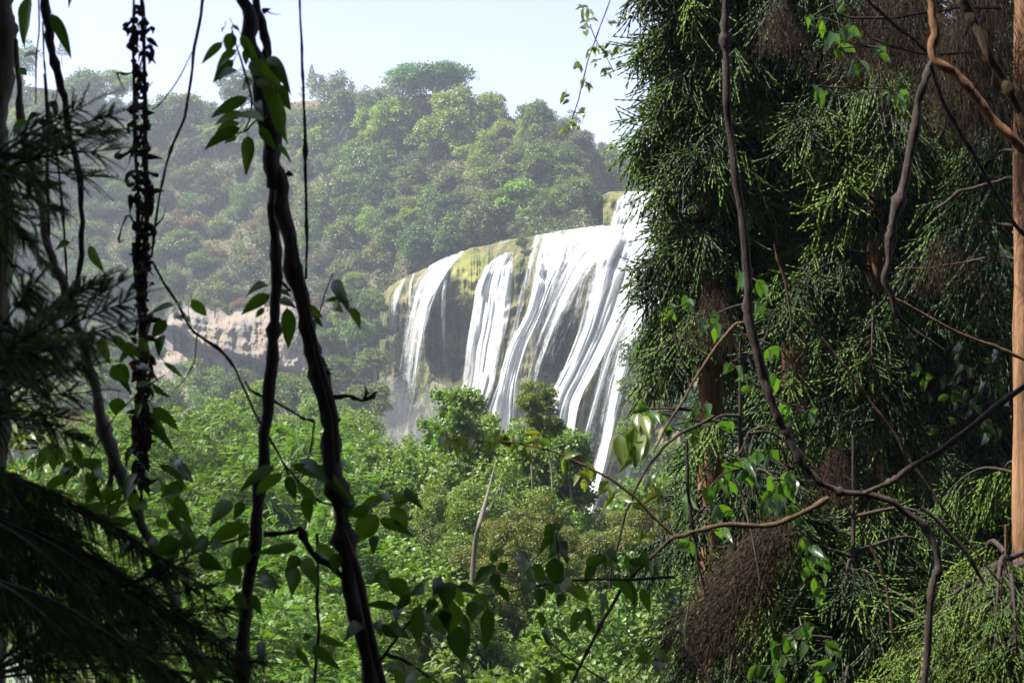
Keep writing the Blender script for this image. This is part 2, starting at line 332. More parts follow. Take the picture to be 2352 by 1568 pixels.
def flow_mesh(mb_list, path, wid, solid, off=0.5, nu=34, nv=150, edge=.42, D=None, seed=0):
    """one stream: px polyline, half widths in px, solidity along it"""
    path = np.asarray(path, float); c = catmull(np.c_[path, np.zeros(len(path))], nv)[:, :2]
    wd = np.interp(np.linspace(0, 1, nv), np.linspace(0, 1, len(wid)), wid) * 1.1
    sl = np.interp(np.linspace(0, 1, nv), np.linspace(0, 1, len(solid)), solid)
    a = np.linspace(-1, 1, nu); PXs = c[:, 0][:, None] + wd[:, None] * a[None]; PYs = c[:, 1][:, None] + 0 * PXs
    PYs = np.maximum(PYs, lip(PXs) - 1.5) if D is None else PYs
    v = np.linspace(0, 1, nv)[:, None]
    base = rockD(PXs, PYs) if D is None else D(PXs, PYs)
    # the sheet leaves the rock: use the least depth passed so far so that water falls free below overhangs
    base = np.minimum.accumulate(base, axis=0)
    offs = off * (1 - .85 * np.abs(a)[None] ** 3) * (.35 + .9 * np.minimum(1, v * 4)) + .9 * vnoise(a[None] * wd.mean() * .35 + seed * 5, v * 5, 1) + .45 * vnoise(a[None] * wd.mean() * .9 + seed * 5, v * 14, 1)
    V = PA(PXs, PYs, base - offs - .25)
    t = sl[:, None] * .8 - edge * np.abs(a)[None] ** 1.8 - .12 * v + .06
    ln = np.concatenate([[0], np.cumsum(np.linalg.norm(np.diff(c, axis=0), axis=1))]) * K * 210
    fl = np.stack([PXs * K * 210 + seed * 13.7, np.broadcast_to(ln[:, None], PXs.shape), np.full_like(PXs, seed)], -1)
    # keep flow lines parallel to the stream: across coordinate follows the lane, not the picture
    fl[..., 0] = a[None] * wd.mean() * K * 210 + seed * 13.7
    i = np.arange(nv - 1)[:, None] * nu; j = np.arange(nu - 1)[None]
    F = np.stack([i + j, i + nu + j, i + nu + j + 1, i + j + 1], -1).reshape(-1, 4)
    mb_list.append((V.reshape(-1, 3), F, t.ravel(), fl.reshape(-1, 3)))
def stream(parent, name, label=None, **kw):
    lst = []; flow_mesh(lst, **kw); V, F, t, fl = lst[0]
    mb = MB(); mb.add(V, F, t); o = obj(name, mb, M['fall'], parent)
    a = o.data.attributes.new('flow', 'FLOAT_VECTOR', 'POINT'); a.data.foreach_set('vector', fl.astype(np.float32).ravel())
    if label: o['label'] = label
    return o
fall = thing('waterfall', 'tall white waterfall pouring over a brown travertine cliff into the gorge', 'waterfall', tuple(P(1150, 1200, 205)))
fall_inv = -Vector(fall.location)
ST = [
 # path, half widths, solidity
 ([(930, 640), (912, 680), (905, 760), (898, 860), (890, 960)], [5, 12, 14, 16, 20], [.45, .52, .42, .34, .2], 'thin veil at the left end'),
 ([(950, 628), (942, 660), (940, 700), (938, 760)], [4, 6, 8, 10], [.42, .4, .3, .1], None),
 ([(915, 862), (898, 890), (885, 925), (880, 960)], [2, 9, 15, 14], [.4, .5, .4, .3], 'small splash cascade on the lower left ledge'),
 ([(1055, 577), (1010, 620), (975, 690), (955, 760), (943, 850), (935, 960), (928, 1080)], [16, 24, 22, 24, 32, 38, 40], [.3, .5, .5, .4, .32, .2, .1], 'slanting left curtain breaking into spray'),
 ([(1062, 577), (1030, 615), (992, 680), (970, 745), (955, 840), (940, 950), (925, 1060)], [5, 7, 8, 9, 10, 12, 16], [.6, .75, .75, .62, .45, .3, .2], None),
 ([(1050, 575), (1028, 605), (1018, 680), (1016, 760), (1015, 840)], [8, 10, 10, 12, 14], [.28, .3, .3, .22, .08], None),
 ([(1168, 580), (1148, 612), (1135, 660), (1128, 720), (1112, 800), (1100, 880), (1075, 960), (1050, 1090)], [16, 30, 38, 40, 38, 36, 38, 46], [.45, .8, .9, .9, .85, .8, .7, .5], 'broad white curtain beside the dark cave'),
 ([(1172, 552), (1150, 560), (1128, 572)], [6, 8, 6], [.35, .3, .1], None),
 ([(1235, 545), (1222, 590), (1205, 660), (1186, 740), (1165, 820), (1150, 900)], [10, 10, 9, 8, 8, 12], [.35, .45, .45, .5, .45, .35], 'narrow stream right of the grassy notch'),
 ([(1340, 524), (1285, 570), (1255, 640), (1228, 720), (1190, 800), (1168, 880), (1155, 960), (1140, 1100)], [44, 40, 24, 18, 22, 22, 34, 50], [.45, .68, .85, .85, .8, .8, .7, .6], 'wide curtain with lower fan'),
 ([(1262, 535), (1245, 600), (1232, 680), (1222, 760), (1215, 840)], [14, 15, 12, 10, 10], [.4, .5, .4, .4, .2], None),
 ([(1395, 520), (1345, 580), (1310, 640), (1280, 700), (1262, 780), (1252, 860), (1245, 930)], [26, 30, 26, 24, 26, 26, 26], [.5, .65, .62, .5, .42, .32, .15], 'fringed middle curtain over the recess'),
 ([(1340, 640), (1325, 700), (1315, 760), (1312, 830)], [16, 20, 18, 20], [.3, .32, .22, .1], None),
 ([(1470, 516), (1425, 590), (1400, 670), (1370, 760), (1330, 850), (1295, 920), (1280, 1000), (1262, 1090)], [60, 58, 46, 38, 34, 34, 34, 38], [.6, .85, .95, .95, .92, .92, .85, .7], 'largest white curtain sweeping to the lower left'),
 ([(1395, 820), (1300, 845), (1278, 900)], [3, 6, 10], [.1, .4, .5], None),
 ([(1550, 520), (1500, 590), (1468, 670), (1432, 740), (1400, 810), (1378, 880), (1355, 960), (1330, 1060), (1318, 1180)], [24, 28, 22, 15, 10, 10, 9, 10, 10], [.5, .7, .75, .72, .65, .62, .6, .5, .4], 'slim stream beside the largest curtain'),
 ([(1615, 530), (1540, 610), (1490, 690), (1455, 770), (1428, 850), (1410, 930), (1395, 1010), (1378, 1080), (1350, 1180)], [34, 34, 28, 22, 16, 15, 14, 18, 20], [.6, .75, .8, .8, .8, .8, .8, .8, .8], 'outermost right curtain against the green bushes'),
 ([(1450, 1050), (1435, 1130), (1420, 1200)], [6, 9, 10], [.6, .7, .6], None),
 ([(1400, 524), (1330, 600), (1270, 720), (1225, 840), (1200, 960)], [170, 150, 110, 90, 90], [.42, .4, .34, .28, .2], None),
 ([(1600, 530), (1500, 640), (1440, 760), (1400, 900), (1370, 1050)], [80, 80, 60, 50, 40], [.45, .42, .4, .36, .3], None),
 ([(1040, 585), (985, 640), (960, 720), (948, 800), (935, 920), (925, 1040)], [34, 44, 46, 50, 56, 60], [.36, .36, .32, .26, .2, .16], None),
 ([(1470, 760), (1445, 830), (1425, 900), (1400, 1000), (1385, 1100)], [18, 26, 26, 22, 18], [.35, .25, .2, .2, .2], None),
]
for i, (pth, wd, sl, lb) in enumerate(ST):
    o = stream(fall, 'water_stream', ('water ' + lb) if lb else None, path=pth, wid=wd, solid=sl, seed=i, off=.8)
    o.matrix_parent_inverse.translation = fall_inv
# thin sheet of water sliding over the crest
lst = []; px_ = np.linspace(985, 1700, 120)
V = np.stack([PA(px_, lip(px_) - 2.0 + q_, rockD(px_, lip(px_) + q_) - .3 - .15 * q_ / 10) for q_ in np.linspace(0, 55, 20)], 1)
mb = MB(); tt = np.broadcast_to(np.linspace(.3, .12, 20)[None], (120, 20)) - .45 * np.exp(-((px_[:, None] - 1195) / 22) ** 2) - .35 * np.exp(-((px_[:, None] - 1105) / 45) ** 2)
grid(mb, V, tt); o = obj('crest_sheet', mb, M['fall'], fall); o.matrix_parent_inverse.translation = fall_inv
fl = np.stack([np.broadcast_to(px_[:, None] * K * 210, (120, 20)), np.broadcast_to(np.linspace(0, 4, 20)[None], (120, 20)), np.zeros((120, 20))], -1)
a = o.data.attributes.new('flow', 'FLOAT_VECTOR', 'POINT'); a.data.foreach_set('vector', fl.astype(np.float32).ravel())

mm_, n_, o_ = newmat('spray'); pv = n_.nodes.new('ShaderNodeVolumePrincipled'); pv.inputs['Color'].default_value = (.96, .97, 1, 1); pv.inputs['Density'].default_value = .02; pv.inputs['Anisotropy'].default_value = .3
n_.links.new(pv.outputs[0], o_.inputs['Volume'])
for (x, y, D_, r3, lb) in [(938, 1070, 216, (9, 6, 12), 'spray hanging at the foot of the left curtain'), (1080, 1040, 205, (13, 6, 9), 'spray hanging at the foot of the broad white curtain')]:
    mb = MB(); c_ = P(x, y, D_); th, ph = np.meshgrid(np.linspace(0, np.pi, 14), np.linspace(0, 2 * np.pi, 25)[:-1], indexing='ij')
    sv = np.stack([np.sin(th) * np.cos(ph), np.sin(th) * np.sin(ph), np.cos(th)], -1); sv = np.concatenate([sv, sv[:, :1]], 1); sv *= (1 + .3 * np.sin(sv[..., :1] * 5) * np.cos(sv[..., 2:] * 4)); grid(mb, c_ + sv * np.array(r3)); tag(obj('mist', mb, mm_), 'white ' + lb, 'mist', kind='stuff')
# upper cascade and its ledge
px = np.linspace(1385, 1760, 90); py = np.linspace(0, 1, 50); PX, Q = np.meshgrid(px, py, indexing='ij')
yt = np.interp(PX, [1385, 1400, 1500, 1760], [448, 440, 438, 446]); PY = yt + Q * (560 - yt)
Dk = lambda a, b: 216 - .02 * (a - 1400) - .05 * (b - 440) + 2.5 * fbm(a, b, 30, 3) + 6 * np.exp(-(b - 438) / 6.)
Vv = PA(PX, PY, Dk(PX, PY)); mb = MB(); grid(mb, np.concatenate([Vv[:, :1] + np.array([0, 30, 0.]), Vv], 1), .45); struct('upper_ledge', mb, M['tufa'], 'mossy ledge of the upper cascade')
up = thing('cascade', 'small upper white cascade dropping onto the crest behind the main falls', 'waterfall', tuple(P(1450, 520, 210)))
inv = -Vector(up.location)
for i, (pth, wd, sl) in enumerate([([(1470, 440), (1455, 465), (1448, 495), (1445, 522)], [34, 36, 36, 40], [.55, .9, .95, .95]), ([(1560, 440), (1545, 480), (1535, 525)], [40, 50, 60], [.6, .9, .9])]):
    o = stream(up, 'water_stream', None, path=pth, wid=wd, solid=sl, seed=40 + i, off=.6, D=Dk, nv=40); o.matrix_parent_inverse.translation = inv
# pool at the foot
mb = MB(); X, Y = np.meshgrid(np.linspace(-60, 60, 30), np.linspace(120, 235, 30), indexing='ij'); grid(mb, np.stack([X, Y, -36 + 0 * X], -1)); struct('water', mb, M['river'], 'pool at the foot of the falls')

# ------------------------------------------------------------------ tree prototypes (unit crown radius, trunk base at z = -h)
def sph(n, r=rng):
    v = r.normal(0, 1, (n, 3)); return unit(v)
def crown(kind, n, L, W, seed, clumps=36):
    r = np.random.default_rng(seed); mb = MB()
    if kind == 'conifer':
        u = r.random(n) ** .6; z = 1.6 * (1 - u) * 1 - .2; rad = u * .5 * (.75 + .25 * np.sin(z * 22)); a = r.random(n) * 6.283
        c = np.stack([np.cos(a) * rad, np.sin(a) * rad, z], -1); d = np.stack([np.cos(a), np.sin(a), np.full(n, -.3)], -1)
        leaves(mb, c, d, sph(n, r) + np.array([0, 0, 1.2]), L, W, np.clip(r.normal(.5, .2, n), 0, 1)); return mb, []
    flat = {'round': .85, 'umbrella': .5, 'airy': .9, 'tall': 1.5, 'bush': .7, 'spill': 1.1}[kind]
    k = clumps; cd = sph(k, r); cd[:, 2] = np.where(kind == 'umbrella', np.abs(cd[:, 2]), cd[:, 2] * .85 + .12) - .55 * (kind == 'spill') * r.random(k)
    cr = r.uniform(.3, .82, k)[:, None]; cc = unit(cd) * cr * np.array([1, 1, flat])
    cc = np.vstack([cc, [[0, 0, .1 * flat]]]); k += 1
    rs = r.uniform(.14, .33, k); rs[-1] = .42
    if kind == 'umbrella': rs *= .8
    w_ = rs ** 2; idx = r.choice(k, n, p=w_ / w_.sum())
    u = sph(n, r); u[:, 2] = np.where(u[:, 2] < -.55, -u[:, 2] * .8, u[:, 2]); rad = (.55 + .5 * r.random(n) ** .6) * rs[idx]
    lump = 1 + .28 * np.sin(u[:, 0] * 9 + idx) * np.sin(u[:, 1] * 8 + idx * 2) + .15 * np.sin(u[:, 2] * 15 + idx)
    c = cc[idx] + u * (rad * lump)[:, None] * np.array([1, 1, .8])
    keep = vnoise(c[:, 0] * 9 + 20 + seed, c[:, 2] * 9 + c[:, 1] * 7 + 20, 1) > (-.16 if kind != 'airy' else -.02); c = c[keep]; u = u[keep]; idx = idx[keep]; m = len(c)
    d = unit(u + sph(m, r) * .9 + np.array([0, 0, -.35])); nn = unit(u * .7 + np.array([0, 0, .9]) + sph(m, r) * .7)
    t = np.clip(r.normal(.42, .15, m) + r.uniform(-.25, .25, k)[idx], 0, 1)
    leaves(mb, c, d, nn, L * r.uniform(.7, 1.3, m), W * r.uniform(.7, 1.3, m), t)
    return mb, list(zip(cc, rs))
def trunk_mb(cl, h, rad, seed, nl=9):
    r = np.random.default_rng(seed); mb = MB()
    tube(mb, [(0.0, 0, -h), (r.normal(0, .04), r.normal(0, .04), -h * .5), (0, 0, -.1), (.02, 0, .35)], [rad * 1.3, rad, rad * .75, rad * .3], 7, 12, .03, r=r)
    for c, s_ in cl[:nl]:
        z0 = r.uniform(-.55, .1); p0 = np.array([0, 0, z0]); mid = p0 + (np.array(c) - p0) * .5 + np.array([0, 0, -.06])
        tube(mb, [p0, mid, np.array(c) + np.array([0, 0, s_ * .3])], [rad * .5, rad * .3, rad * .1], 5, 7, .03, r=r)
    return mb
PROTO = {}
def proto(key, kind, n, L, W, seed, h=1.3, rad=.045, clumps=38, mat='tree', bark='farbark'):
    m, cl = crown(kind, n, L, W, seed, clumps); PROTO[key] = (m.mesh('crown', M[mat]), trunk_mb(cl, h, rad, seed).mesh('trunk', M[bark]))
for i in range(4): proto(f'round{i}', 'round', 9000, .085, .06, 10 + i)
for i in range(2): proto(f'airy{i}', 'airy', 7500, .075, .045, 20 + i, clumps=34)
for i in range(2): proto(f'spill{i}', 'spill', 9000, .08, .055, 30 + i, clumps=30)
proto('umbrella', 'umbrella', 16000, .055, .035, 41, h=.7, rad=.05, clumps=44)
proto('conifer', 'conifer', 5000, .07, .02, 42, h=1.0, rad=.03)
proto('bush0', 'bush', 7000, .1, .07, 43, h=.4, rad=.02); proto('bush1', 'bush', 5000, .1, .05, 44, h=.4, rad=.02, clumps=16)

def tree(key, loc, r, col, label, cat='tree', group=None, name='broadleaf_tree', rz=None, sc=None):
    o = thing(name, label, cat, tuple(loc), group); o.rotation_euler = (0, 0, rng.uniform(0, 6.28) if rz is None else rz)
    s = sc or (r * rng.uniform(.9, 1.12), r * rng.uniform(.9, 1.12), r * rng.uniform(.85, 1.1)); o.scale = s
    cm, tm = PROTO[key]; a = obj('crown', cm, None, o, color=col); obj('trunk', tm, None, o)
    return o

G = {'green': (.105, .165, .03), 'blue': (.065, .125, .035), 'bright': (.18, .27, .022), 'olive': (.13, .15, .035), 'brown': (.15, .115, .06),
     'crest': (.075, .17, .06), 'lime': (.2, .29, .035), 'grey': (.12, .14, .075), 'dark': (.035, .075, .03)}
CN = {'crest': 'bluish green', 'green': 'mid-green', 'blue': 'bluish green', 'bright': 'bright green', 'olive': 'olive', 'brown': 'brownish half-bare', 'lime': 'yellow-green', 'grey': 'grey-green', 'dark': 'dark green'}
def jit(c, a=.12): return tuple(max(.01, x * (1 + rng.uniform(-a, a))) for x in c)
def where(x, y):
    h = 'crest' if y < np.interp(x, HX, HYC) + 45 else ('upper slope' if y < np.interp(x, HX, HYC) + 190 else ('middle slope' if y < 560 else 'lower slope'))
    z = ('at the far left end of the hill' if x < 300 else 'left of the twin black vines' if x < 600 else 'just right of the twin black vines' if x < 860 else
         'above the left end of the falls' if x < 1100 else 'above the middle of the falls' if x < 1300 else 'behind the upper cascade')
    return h, z
# skyline trees and landmark trees: (px, py centre, radius px, proto, colour, label)
LM = [
 (1000, 200, 120, 'umbrella', 'crest', 'broad flat-topped tree standing highest on the hill crest'),
 (925, 205, 62, 'airy0', 'grey', 'thin grey-green tree left of the highest flat-topped tree'),
 (870, 225, 58, 'airy1', 'grey', 'sparse grey-green tree on the skyline beside a pointed conifer'),
 (770, 215, 72, 'airy0', 'grey', 'wide airy grey tree on the skyline right of the thin hanging vine'),
 (716, 195, 34, 'conifer', 'blue', 'small pointed conifer poking over the skyline right of the thin hanging vine'),
 (1230, 275, 60, 'round1', 'green', 'rounded green tree at the right shoulder of the hill'),
 (1300, 290, 48, 'airy1', 'grey', 'grey-green tree at the right end of the hill top'),
 (1335, 320, 40, 'round2', 'grey', 'small greyish tree where the hill top drops to the right'),
 (1060, 265, 95, 'round0', 'bright', 'big bright green tree below the flat-topped tree'),
 (920, 280, 85, 'round3', 'bright', 'bright yellow-green tree on the upper slope above the lime patch'),
 (1125, 255, 60, 'round2', 'bright', 'bright green tree on the right side of the dome'),
 (1080, 330, 66, 'spill0', 'bright', 'bright green spilling tree in the middle of the wooded dome'),
 (860, 320, 48, 'round1', 'bright', 'small bright green tree on the left flank of the dome'),
 (990, 310, 62, 'round0', 'bright', 'rounded bright green tree beneath the crest of the dome'),
 (795, 405, 30, 'round2', 'lime', 'lime green sapling on the left flank, the upper of two'),
 (775, 455, 28, 'round0', 'lime', 'lime green sapling on the left flank, the lower of two'),
 (48, 150, 55, 'airy1', 'green', 'tall airy tree on the skyline at the far left'),
 (143, 135, 26, 'conifer', 'blue', 'slender dark conifer on the far left skyline'),
 (268, 205, 46, 'round0', 'bright', 'bright rounded tree on the skyline left of the dried vine'),
 (190, 215, 56, 'round2', 'green', 'pale green tree on the skyline between the far left conifer and the dried vine'),
 (560, 225, 66, 'round3', 'blue', 'bluish tree on the skyline behind the big vine leaves'),
 (390, 275, 58, 'round1', 'green', 'soft green tree on the skyline right of the dried vine'),
 (440, 265, 60, 'round2', 'olive', 'olive green tree on the skyline between the two thin vines'),
 (1395, 350, 34, 'round1', 'grey', 'far hazy tree at the right foot of the hill'), (1440, 365, 40, 'airy0', 'blue', 'hazy bluish tree beside the cedar edge'),
 (905, 535, 56, 'round0', 'green', 'leafy green tree halfway down the slope left of the falls'), (945, 500, 40, 'round1', 'bright', 'bright leafy tree above the left corner of the falls'),
 (410, 580, 58, 'round2', 'green', 'fresh green tree low on the slope right of the dried vine'),
]
placed = []
for (x, y, rp, kd, cl, lb) in LM:
    if x < 700: y -= 14; rp *= 1.1
    if kd == 'umbrella': y -= 7
    D = float(hill(x, max(y, np.interp(x, HX, HYC)) + 12)) - 3
    r = rp * K * D; placed.append((x, y, rp))
    loc = P(x, y, D); loc[2] -= 0
    tree(kd, loc, r, jit(G[cl], .06), lb, group='landmark trees of the far hill' if False else None, name='conifer_tree' if kd == 'conifer' else 'broadleaf_tree')
cnt = 0
lab_groups = {}
for row, y0 in enumerate(np.arange(225, 960, 44)):
    for x0 in np.arange(-60 + (row % 2) * 34, 1560, 68):
        x = x0 + rng.uniform(-22, 22); y = y0 + rng.uniform(-20, 20)
        yc = np.interp(x, HX, HYC); 
        if y < yc + 5: continue
        if x > 860 and y > lip(x) - 14: continue
        scr = 330 < y < 700 and 200 < x < 760                     # dry scrubby slope
        if 345 < x < 740 and 685 < y < 850: continue
        if 1380 < x and y > 425: continue
        if any(abs(x - a) < b * .6 and abs(y - c) < b * .5 for a, c, b in placed): continue
        if scr and rng.random() < .04: continue
        f_ = rng.random()
        if scr: cl = 'brown' if f_ < .12 else 'olive' if f_ < .38 else 'grey' if f_ < .6 else 'green'; kd = rng.choice(['airy0', 'airy1', 'bush1', 'spill1']); rp = rng.uniform(32, 54)
        elif x < 760: cl = 'green' if f_ < .45 else 'blue' if f_ < .75 else 'grey' if f_ < .9 else 'bright'; kd = rng.choice(['round0', 'round1', 'round2', 'round3', 'airy0', 'spill0']); rp = rng.uniform(40, 60)
        else: cl = 'green' if f_ < .42 else 'blue' if f_ < .66 else 'dark' if f_ < .76 else 'bright' if f_ < .93 else 'olive'; kd = rng.choice(['round0', 'round1', 'round2', 'round3', 'spill0', 'spill1', 'airy1']); rp = rng.uniform(34, 66) if rng.random() < .75 else rng.uniform(60, 82)
        D = float(hill(x, y)) - 2; r = rp * K * D
        h, z = where(x, y); lb = f'{CN[cl]} tree on the hill\'s {h}, {z}'.replace("hill's ", 'hill '); lb = f'{CN[cl]} tree on the {h} {z}'
        tree(kd, P(x, y, D), r, jit(G[cl], .15), lb, group=f'{CN[cl]} trees on the {h} {z}'); cnt += 1
print('hill trees', cnt)

# scrub and undergrowth on the hill (uncountable)
n = 150000
x = rng.uniform(-80, 1620, n); f = rng.random(n); yc = np.interp(x, HX, HYC); yb = np.interp(x, HX, HYB); y = yc + f * (yb - yc)
k = ~((x > 345) & (x < 745) & (y > 692) & (y < 880)); x, y = x[k], y[k]; n = len(x)
bump = np.clip(fbm(x, y, 45, 3), -.1, 1) * 9 + rng.random(n) * 1.3
c = PA(x, y, hill(x, y) - bump * .6); c[:, 2] += bump * .3
patch = fbm(x + 300, y, 70, 3)
mbs = {'g': MB(), 'b': MB()}
k = patch > -.14 
for key, kk in (('g', k), ('b', ~k)):
    m = kk.sum(); leaves(mbs[key], c[kk], sph(m) + np.array([0, -.5, -.2]), sph(m) * .8 + np.array([0, -.4, .8]), rng.uniform(.4, .9, m), rng.uniform(.25, .5, m), np.clip(rng.normal(.4, .2, m) + .6 * fbm(x[kk], y[kk], 25, 2), 0, 1))
o = obj('undergrowth', mbs['g'], M['tree'], color=(.085, .12, .045)); tag(o, 'tangle of green creepers and shrubs clothing the far hillside', 'undergrowth', kind='stuff')
o = obj('dry_scrub', mbs['b'], M['tree'], color=(.115, .12, .05)); tag(o, 'dry brownish scrub patches on the far hillside', 'scrub', kind='stuff')

n = 14000; x = rng.uniform(866, 1560, n); y = lip(x) + rng.random(n) ** .8 * 520
x_, q_ = x + .38 * (y - lip(x)), y - lip(x); wz = np.where(x < 1120, np.clip((y - 760) / 120, 0, 1) + (x < 930) * 1.0, (np.abs(((x_ - 1395) / 26)) < 1) * 1.0 + (np.abs((x_ - 1300) / 22) < 1) * .7 + .12) * (fbm(x, y, 30, 3) > -.05)
k_ = rng.random(n) < wz; x, y = x[k_], y[k_]; m_ = len(x); mbx = MB(); leaves(mbx, PA(x, y, rockD(x, y) - rng.uniform(.1, .6, m_)), sph(m_) + np.array([0, -.4, -.8]), sph(m_) + np.array([-.5, -.8, .6]), .5, .3, np.clip(rng.normal(.4, .2, m_), 0, 1))
tag(obj('moss', mbx, M['tree'], color=(.07, .11, .035)), 'moss and ferns clinging to the wet cliff between the streams, dark green for the shaded left hollow', 'moss', kind='stuff')  # real moss, whose dark green also paints shade into the left hollow
for i, x in enumerate(np.linspace(372, 735, 13)):
    tree(rng.choice(['bush0', 'bush1', 'spill0', 'airy0']), P(x, np.interp(x, [330, 450, 520, 600, 700, 760], [735, 706, 726, 706, 700, 708]) - 14 + rng.uniform(-6, 4), 250), rng.uniform(18, 30) * K * 250, jit(G[rng.choice(['olive', 'green', 'brown', 'grey'])]), 'shrub hanging over the top edge of the pale limestone cliff', 'shrub', 'shrubs on the rim of the limestone cliff', 'shrub')
# grass tuft on the notch in the crest, and trees clothing the cliff right of the falls and behind it
def bush_at(x, y, D, rp, cl, lb, kd='bush0', grp=None, cat='shrub', name='shrub'):
    return tree(kd, P(x, y, D), rp * K * D, jit(G[cl], .08), lb, cat, grp, name)
bush_at(1200, 556, 214, 22, 'green', 'grassy green shrub growing in the notch of the waterfall crest')
bush_at(1075, 690, 222, 26, 'olive', 'mossy olive fringe shrub hanging over the dark cave mouth', 'bush1')
bush_at(925, 962, 229, 34, 'olive', 'brownish shrub on the lower left ledge of the falls', 'bush1')
RT = [(1525, 745, 62, 'green', 140), (1470, 810, 52, 'blue', 140), (1545, 840, 70, 'green', 136), (1462, 890, 50, 'green', 132), (1500, 930, 66, 'bright', 128), (1455, 1000, 50, 'green', 128), (1570, 950, 70, 'blue', 128),
      (1520, 1060, 62, 'blue', 120), (1560, 1060, 70, 'green', 118), (1640, 800, 80, 'green', 130), (1660, 940, 80, 'green', 128), (1740, 860, 90, 'blue', 130), (1640, 690, 60, 'green', 145)]
for x, y, rp, cl, D in RT:
    tree(rng.choice(['spill0', 'round1', 'round3', 'round0']), P(x, y, D), rp * K * D, jit(G[cl]), f'{CN[cl]} tree clothing the slope just right of the falls', group=f'{CN[cl]} trees right of the falls')
LT = [(60, 985, 70, 'green', 130), (180, 1000, 70, 'olive', 130), (300, 985, 66, 'green', 130), (420, 990, 66, 'blue', 125), (540, 985, 64, 'green', 125), (660, 990, 66, 'green', 125), (760, 1010, 60, 'olive', 125), (840, 985, 50, 'green', 140), (480, 930, 50, 'green', 160), (590, 935, 54, 'olive', 165), (730, 930, 50, 'green', 165), (350, 905, 56, 'green', 180), (872, 700, 24, 'green', 236), (866, 760, 34, 'dark', 234), (862, 830, 36, 'green', 232), (866, 900, 34, 'dark', 230), (868, 960, 40, 'green', 226), (350, 800, 44, 'green', 240), (352, 730, 36, 'olive', 250), (745, 780, 40, 'green', 238), (740, 860, 40, 'green', 235), (420, 850, 26, 'green', 240), (560, 870, 30, 'green', 236), (660, 875, 30, 'olive', 236), (760, 850, 56, 'green', 200), (820, 760, 50, 'green', 230), (850, 700, 44, 'green', 238), (800, 690, 44, 'blue', 240), (860, 830, 46, 'green', 225), (460, 880, 62, 'green', 190), (540, 900, 60, 'blue', 180), (640, 900, 60, 'green', 180), (700, 900, 70, 'green', 170),
      (850, 920, 60, 'green', 170), (780, 960, 66, 'green', 150), (380, 930, 70, 'green', 150), (250, 860, 70, 'green', 200), (150, 820, 80, 'blue', 220), (60, 830, 90, 'green', 210), (160, 930, 80, 'green', 160), (850, 1030, 40, 'blue', 150)]
for x, y, rp, cl, D in LT:
    tree(rng.choice(['round0', 'round1', 'round3', 'spill1']), P(x, y, D), rp * K * D, jit(G[cl]), f'{CN[cl]} tree at the foot of the cliff left of the falls', group=f'{CN[cl]} trees at the foot of the cliff')

# ------------------------------------------------------------------ canopy below the viewpoint (25-60 m away)
def pinnate(mb, c, d, r, nl=7, L=.17, W=.05):
    """compound leaves: leaflets in two rows on drooping stalks"""
    n = len(c); d = unit(d); side = unit(np.cross(d, np.array([0, 0, 1.]) + sph(n, r) * .25)); up = np.cross(side, d)
    ln = r.uniform(.2, .38, n); tt = np.clip(r.normal(.5, .2, n), 0, 1)
    for i in range(nl):
        f = (i + 1) / nl; p = c + d * (ln * f)[:, None] + np.array([0, 0, -1.]) * (ln * f * f * .35)[:, None]
        for s in (-1, 1):
            dd = unit(side * s + d * .7 + np.array([0, 0, -.25])); leaves(mb, p, dd, up, L * (1 - .25 * f), W, np.clip(tt + r.normal(0, .06, n), 0, 1), .1)
def big_crown(kind, n, seed, R_=4.5, clumps=60, leaf=(.13, .11), flat=.8, rsf=(.09, .2)):
    r = np.random.default_rng(seed); mb = MB(); cd = sph(clumps, r); cd[:, 2] = cd[:, 2] * .8 + .15; rr = r.uniform(.35, .95, clumps)[:, None]
    cc = unit(cd) * rr * R_ * np.array([1, 1, flat]); rs = r.uniform(*rsf, clumps) * R_
    if kind == 'poplar': rs *= 1.0
    idx = r.choice(clumps, n, p=rs ** 2 / (rs ** 2).sum()); u = sph(n, r); u[:, 2] = np.where(u[:, 2] < -.65, -u[:, 2], u[:, 2])
    c = cc[idx] + u * (rs[idx] * (.4 + .65 * r.random(n) ** .5 if kind != 'poplar' else .25 + 1.15 * r.random(n)))[:, None] * np.array([1, 1, .75 if kind != 'poplar' else 1.25])
    if kind == 'pinnate':
        pinnate(mb, c, u * .8 + sph(n, r) * .9 + np.array([0, 0, .1]), r, 6, leaf[0], leaf[1])
    else:
        t = np.clip(r.normal(.45, .2, n) + r.uniform(-.1, .1, clumps)[idx], 0, 1)
        leaves(mb, c, unit(u * .6 + sph(n, r) + np.array([0, 0, -.7])), unit(sph(n, r) + u * .6 + np.array([0, 0, .6])), leaf[0] * r.uniform(.7, 1.25, n), leaf[1] * r.uniform(.7, 1.25, n), t, .08)
    return mb, list(zip(cc, rs))
def big_trunk(cl, h, rad, seed, R_):
    r = np.random.default_rng(seed); mb = MB()
    tube(mb, [(0, 0, -h), (r.normal(0, .3), r.normal(0, .3), -h * .5), (0, 0, -.5), (.1, 0, R_ * .45)], [rad * 1.4, rad, rad * .7, rad * .2], 9, 24, .02, r=r)
    for c, s_ in cl:
        z0 = r.uniform(-.4, .25) * R_; p0 = np.array([0, 0, z0]); c = np.array(c); mid = p0 + (c - p0) * .55 + np.array([0, 0, -.1 * R_ * r.random()])
        tube(mb, [p0, mid, c, c + unit(c - mid) * s_ * .7], [rad * .3, rad * .18, rad * .09, rad * .03], 5, 9, .03, r=r)
    return mb
def bproto(key, kind, n, seed, **kw):
    h = kw.pop('h', 14); tr = kw.pop('tr', .17); m, cl = big_crown(kind, n, seed, **kw); PROTO[key] = (m.mesh('crown', M['mid']), big_trunk(cl, h, tr, seed, kw.get('R_', 4.5)).mesh('trunk', M['farbark']))
